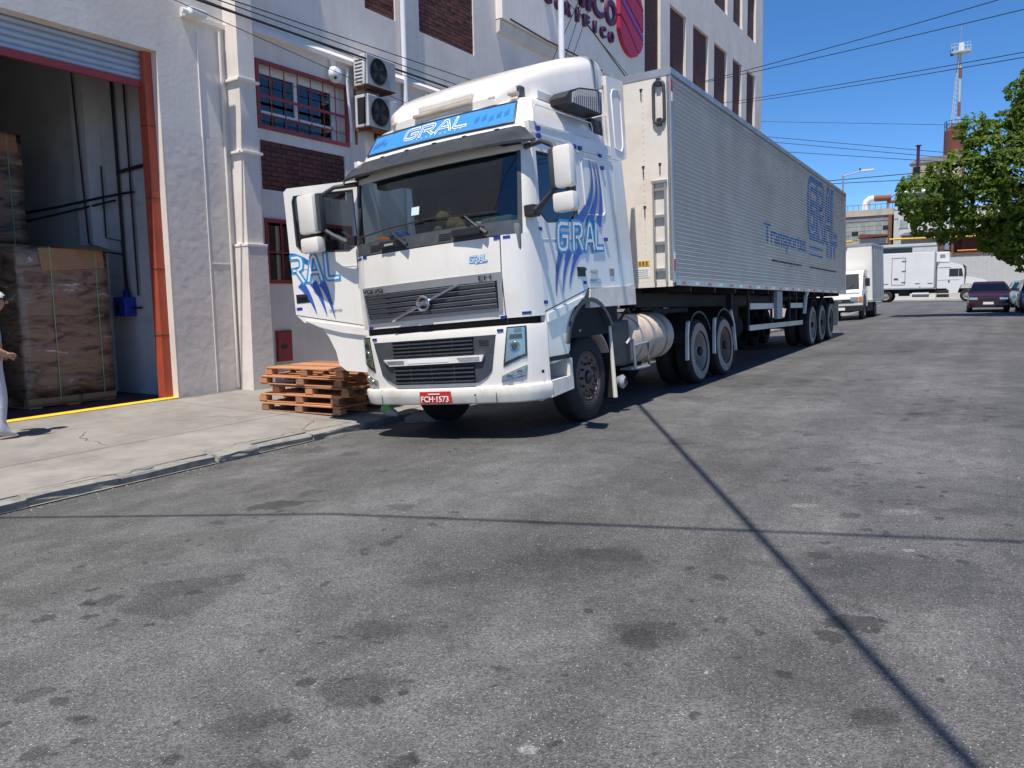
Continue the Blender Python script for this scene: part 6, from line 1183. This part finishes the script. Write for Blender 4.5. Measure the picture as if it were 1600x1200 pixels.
# right wing with rounded corner, brown openings
MB().box((-9.4, .5, -.5), (16, 9, zz(9.4))).build('right_wing', 'factory_white', fa); MB().box((-8.9, .44, zz(7.75)), (-8.15, .495, zz(8.55))).build('window', 'window_pale', fa); MB().box((-8.0, .44, zz(7.8)), (-7.3, .495, zz(8.5))).build('window', 'tank_red', fa)
for a, c in ((-8.95, -8.9), (-8.15, -8.1)): MB().box((a, .40, zz(7.7)), (c, .439, zz(8.6))).build('window_frame', 'pvc_white', fa)
MB().prism([(-8.7, zz(6.9)), (16, zz(6.9)), (16, zz(7.3)), (-6, zz(7.3)), (-8.2, zz(7.15))], 'y', -1.4, .49).build('canopy_slab', 'factory_grey', fa); MB().box((-4.6, .3, zz(5.2)), (16, .49, zz(6.6))).build('loading_opening', 'tank_red', fa)
for k in range(9): MB().box((-3.6+k*1.5, .1, zz(5.2)), (-3.3+k*1.5, .29, zz(6.6))).build('opening_post', 'factory_grey' if k % 2 else 'rust', fa)
MB().box((-5.3, -1.0, -.4), (-5.0, -.7, zz(7.2))).box((-4.4, -1.0, -.4), (-4.2, -.7, zz(6.6))).build('gantry_post', 'rust', fa); MB().tube([(-4.75, -.9, zz(5.4)), (-4.75, -.9, zz(7.1))], .25, 12).build('silo', 'galv', fa, True)
for k in range(4): MB().box((-5.0, -.95, zz(4.9+k*.45)), (-4.4, -.85, zz(4.96+k*.45))).build('gantry_rung', 'rust', fa)
tubeobj('yellow_gas_pipe', [(-20, -2.5, zz(6.5)), (-12.6, -2.5, zz(6.52))], .09, 'pipe_yellow', fa, 8); tubeobj('yellow_gas_pipe', [(-9.4, -2.5, zz(6.52)), (8, -2.5, zz(6.3))], .09, 'pipe_yellow', fa, 8); tubeobj('orange_pipe', [(-3.8, -2.6, zz(5.2)), (8, -2.6, zz(5.25))], .07, 'lamp_orange', fa, 8)
tubeobj('vent_duct', [(-12.2, 2, zz(9.6)), (-12.2, 2, zz(10.25)), (-12.1, 2, zz(10.6)), (-11.8, 2, zz(10.85)), (-11.4, 2, zz(10.9))], .33, 'pvc_white', fa, 14); tubeobj('rusty_duct', [(-11.4, 2, zz(10.9)), (-9.9, 2, zz(10.85))], .3, 'rust', fa, 12); tubeobj('thin_duct', [(-10.2, 2, zz(10.5)), (-8.9, 2, zz(10.45))], .14, 'rust', fa, 8)
tubeobj('duct_strut', [(-10.1, 2, zz(9.6)), (-10.15, 2, zz(10.6))], .12, 'factory_grey', fa, 8); tubeobj('stay', [(-9.9, 1.9, zz(10.9)), (-9.2, 1.9, zz(11.4))], .08, 'galv', fa, 6)
MB().box((-9.2, 1.0, zz(9.4)), (-5.0, 7, zz(11.3))).build('upper_storey', 'factory_grey', fa); tubeobj('roof_pipe', [(-9.2, .8, zz(11.15)), (-6, .8, zz(11.1))], .14, 'pvc_white', fa, 10)
MB().box((-8.2, 2.0, zz(11.3)), (-4.0, 7, zz(14.0))).build('tower_block', 'factory_beige', fa); MB().box((-8.05, 1.95, zz(12.9)), (-7.4, 1.999, zz(13.6))).build('tower_window', 'window_dark', fa); MB().prism([(-8.4, zz(13.9)), (-7.6, zz(14.4)), (-4, zz(14.4)), (-4, zz(13.9))], 'y', 1.9, 7).build('tower_roof', 'factory_grey', fa)
ra = MB(); 
for k in range(5): ra.tube([(-8.9+k*.2, 1.2, zz(11.3)), (-8.9+k*.2, 1.2, zz(12.2))], .025, 5)
ra.tube([(-9.0, 1.2, zz(12.2)), (-8.0, 1.2, zz(12.2))], .03, 5).tube([(-9.0, 1.2, zz(11.8)), (-8.0, 1.2, zz(11.8))], .03, 5).build('roof_railing', 'chassis', fa)
rr = MB()
for k in range(12): rr.tube([(-14.5+k*.5, -.1, zz(9.65)), (-14.5+k*.5, -.1, zz(10.15))], .018, 4)
rr.tube([(-14.6, -.1, zz(10.15)), (-8.9, -.1, zz(10.12))], .02, 4).build('roof_railing', 'chassis', fa)
ch = tag(empty('chimney', (-7.55, 85, 13.5)), 'thin dark chimney stack with a cap above the factory', 'chimney'); MB().tube([(0, 0, 0), (0, 0, 1.85)], .15, 10).build('flue', 'sign_purple', ch, True); MB().lathe([(1.85, .16), (1.9, .28), (1.95, .28), (1.98, .1)], 14, TR(0, 0, 0, 0, 0, -math.pi/2)).build('cap', 'chassis', ch, True)
tr_ = tag(empty('storage_tank', (-4.7, 88, 11.7)), 'rust red steel storage tank with railings behind the tree', 'tank'); MB().lathe([(-.5, .95), (5.2, .95), (5.7, .5), (5.75, .001)], 20, TR(0, 0, 0, 0, 0, -math.pi/2)).build('shell', 'tank_red', tr_, True); rl = MB()
for k in range(10): a = k*.628; rl.tube([(.92*math.cos(a), .92*math.sin(a), 5.2), (.92*math.cos(a), .92*math.sin(a), 6.1)], .025, 4)
for z in (5.7, 6.1): rl.tube([(.92*math.cos(k*.314), .92*math.sin(k*.314), z) for k in range(21)], .025, 4, False)
rl.build('railing', 'chassis', tr_)
# lattice mast with platform
ms = tag(empty('lattice_mast', (-4.85, 95, 10)), 'tall lattice mast with a red and white pole and a platform on top', 'mast'); H = 16.0
MB().tube([(.05, 0, 0), (.0, 0, H)], [.15, .11], 10).build('mast_pole', 'mast_paint', ms, True)
for k, (z0, z1) in enumerate(((9.6, 11.0), (13.4, 14.4))): MB().tube([(.045, 0, z0), (.02, 0, z1)], .15, 10).build('red_band', 'rust', ms, True)
lt = MB()
for z in fr(4, H-.4, 24): w0 = .95*(1-(z-4)/(H*1.15)); lt.tube([(-w0, .2, z), (0, 0, z+.3)], .022, 4); lt.tube([(0, 0, z), (-w0*.96, .2, z+.45)], .022, 4)
lt.tube([(-.95, .2, 4), (-.22, .2, H)], .05, 5).tube([(-.6, -.3, 4), (-.15, -.2, H)], .04, 5).build('lattice', 'mast_paint', ms)
MB().box((-.85, -.6, H-.12), (.85, .6, H+.02)).build('platform', 'mast_paint', ms); pr = MB()
for x in fr(-.85, .85, 6): pr.tube([(x, -.6, H), (x, -.6, H+.75)], .02, 4).tube([(x, .6, H), (x, .6, H+.75)], .02, 4)
for z in (H+.4, H+.75): pr.tube([(-.85, -.6, z), (.85, -.6, z)], .022, 4).tube([(-.85, .6, z), (.85, .6, z)], .022, 4)
pr.build('platform_rail', 'mast_paint', ms); MB().bbox((-.2, -.2, H), (.3, .2, H+.9), .08).build('beacon', 'pvc_white', ms); MB().bbox((-.95, -.2, H-.3), (-.7, .1, H+.35), .05).build('drum_antenna', 'electric_blue', ms); tubeobj('aerial', [(-.05, 0, H+.8), (-.05, 0, H+2.6)], .03, 'galv', ms)
# ================================================================ tree
def tree(name, label, X, Y, H_, crown, nleaf, seed):
    r = random.Random(seed); o = tag(empty(name, (X, Y, prof(Y)+.05)), label, 'tree'); t = MB(); t.tube([(0, 0, -.1), (.05, .02, .9), (-.05, 0, 2.2), (.1, .1, 3.6), (.0, 0, 5.2)], [.30, .22, .19, .16, .10], 10); clumps = []
    for (cx, cy, cz, R_) in crown: clumps.append((Vector((cx, cy, cz)), R_)); z0 = r.uniform(1.9, 3.6); m_ = Vector((cx*.45, cy*.45, z0+(cz-z0)*.55+.2)); t.tube([(0, 0, z0), m_, (cx*.9, cy*.9, cz)], [.09, .06, .02], 6)
    t.build('trunk', 'bark', o, True)
    vs, fs, mi = [], [], []
    for k in range(nleaf):
        c, R_ = r.choices(clumps, weights=[q[1]**2.4 for q in clumps])[0]
        while True:
            d = Vector((r.uniform(-1, 1), r.uniform(-1, 1), r.uniform(-1, 1)))
            if .05 < d.length < 1: break
        d = d.normalized()*(d.length**.45); sub = Vector((math.sin(d.x*7+c.x*3)*.5, math.sin(d.y*6+c.z)*.5, math.sin(d.z*8+c.y*2)*.5)); p = c + Vector((d.x*R_, d.y*R_, d.z*R_*.78)) + sub*R_*.22
        s = r.uniform(.065, .125); n = (d + Vector((r.uniform(-1, 1), r.uniform(-1, 1), r.uniform(-.3, 1.2)))).normalized(); a = n.orthogonal().normalized(); a = Quaternion(n, r.uniform(0, 6.28)) @ a; b = n.cross(a); i = len(vs)
        tip = a*s*1.25 - n*s*.35
        vs += [tuple(p-a*s*1.0), tuple(p+b*s*.62+n*s*.12), tuple(p+tip), tuple(p-b*s*.62+n*s*.12)]; fs += [(i, i+1, i+2), (i, i+2, i+3)]; mi += [k % 3]*2
    me = bpy.data.meshes.new('crown'); me.from_pydata(vs, [], fs)
    for nm in ('leaf_a', 'leaf_b', 'leaf_c'): me.materials.append(MATS[nm])
    me.polygons.foreach_set('material_index', mi); me.update(); inst('crown', me, o); return o
def leaf_mat(nm, c):
    m = bpy.data.materials.new(nm); m.use_nodes = True; t = m.node_tree; N, L = t.nodes, t.links; b = N['Principled BSDF']; b.inputs['Roughness'].default_value = .6; b.inputs['Specular IOR Level'].default_value = .25; b.inputs['Base Color'].default_value = (*c, 1)
    tr = N.new('ShaderNodeBsdfTranslucent'); tr.inputs[0].default_value = (c[0]*1.5, c[1]*1.6, c[2]*.8, 1); mx = N.new('ShaderNodeMixShader'); mx.inputs[0].default_value = .42; L.new(b.outputs[0], mx.inputs[1]); L.new(tr.outputs[0], mx.inputs[2]); L.new(mx.outputs[0], N['Material Output'].inputs[0]); MATS[nm] = m
leaf_mat('leaf_a', (.12, .185, .028)); leaf_mat('leaf_b', (.08, .14, .022)); leaf_mat('leaf_c', (.16, .215, .04))
crown = [(-5.6, -.3, 4.9, 1.25), (-4.9, .6, 3.9, 1.25), (-4.4, -.4, 5.6, 1.15), (-3.3, .3, 4.4, 1.6), (-3.3, -.2, 6.4, 1.15), (-2.2, .6, 3.2, 1.5), (-2.0, -.5, 5.4, 1.8), (-1.6, .2, 7.4, 1.5), (-.6, .4, 3.6, 1.7), (-.4, -.4, 6.2, 2.0), (.2, .2, 8.4, 1.9), (1.4, .4, 5, 2.2), (1.6, -.3, 7.6, 2.2), (3.2, 0, 6, 2.3), (-4.0, .0, 7.3, .75), (-2.6, .1, 7.6, .7), (-5.9, .1, 4.3, .6), (-1.2, 0, 2.5, 1.0), (-.9, .3, 9.2, 1.2), (1.2, 0, 10, 1.8), (-1.3, .2, 10.2, 1.0), (-.2, .1, 11.2, 1.3), (-2.1, 0, 8.6, .9), (-1.9, .4, 2.4, .9), (-2.9, .2, 2.9, .8)]
tree('street_tree', 'leafy green street tree overhanging the parked cars on the right', 2.7, 36.6, 11, crown, 78000, 5)
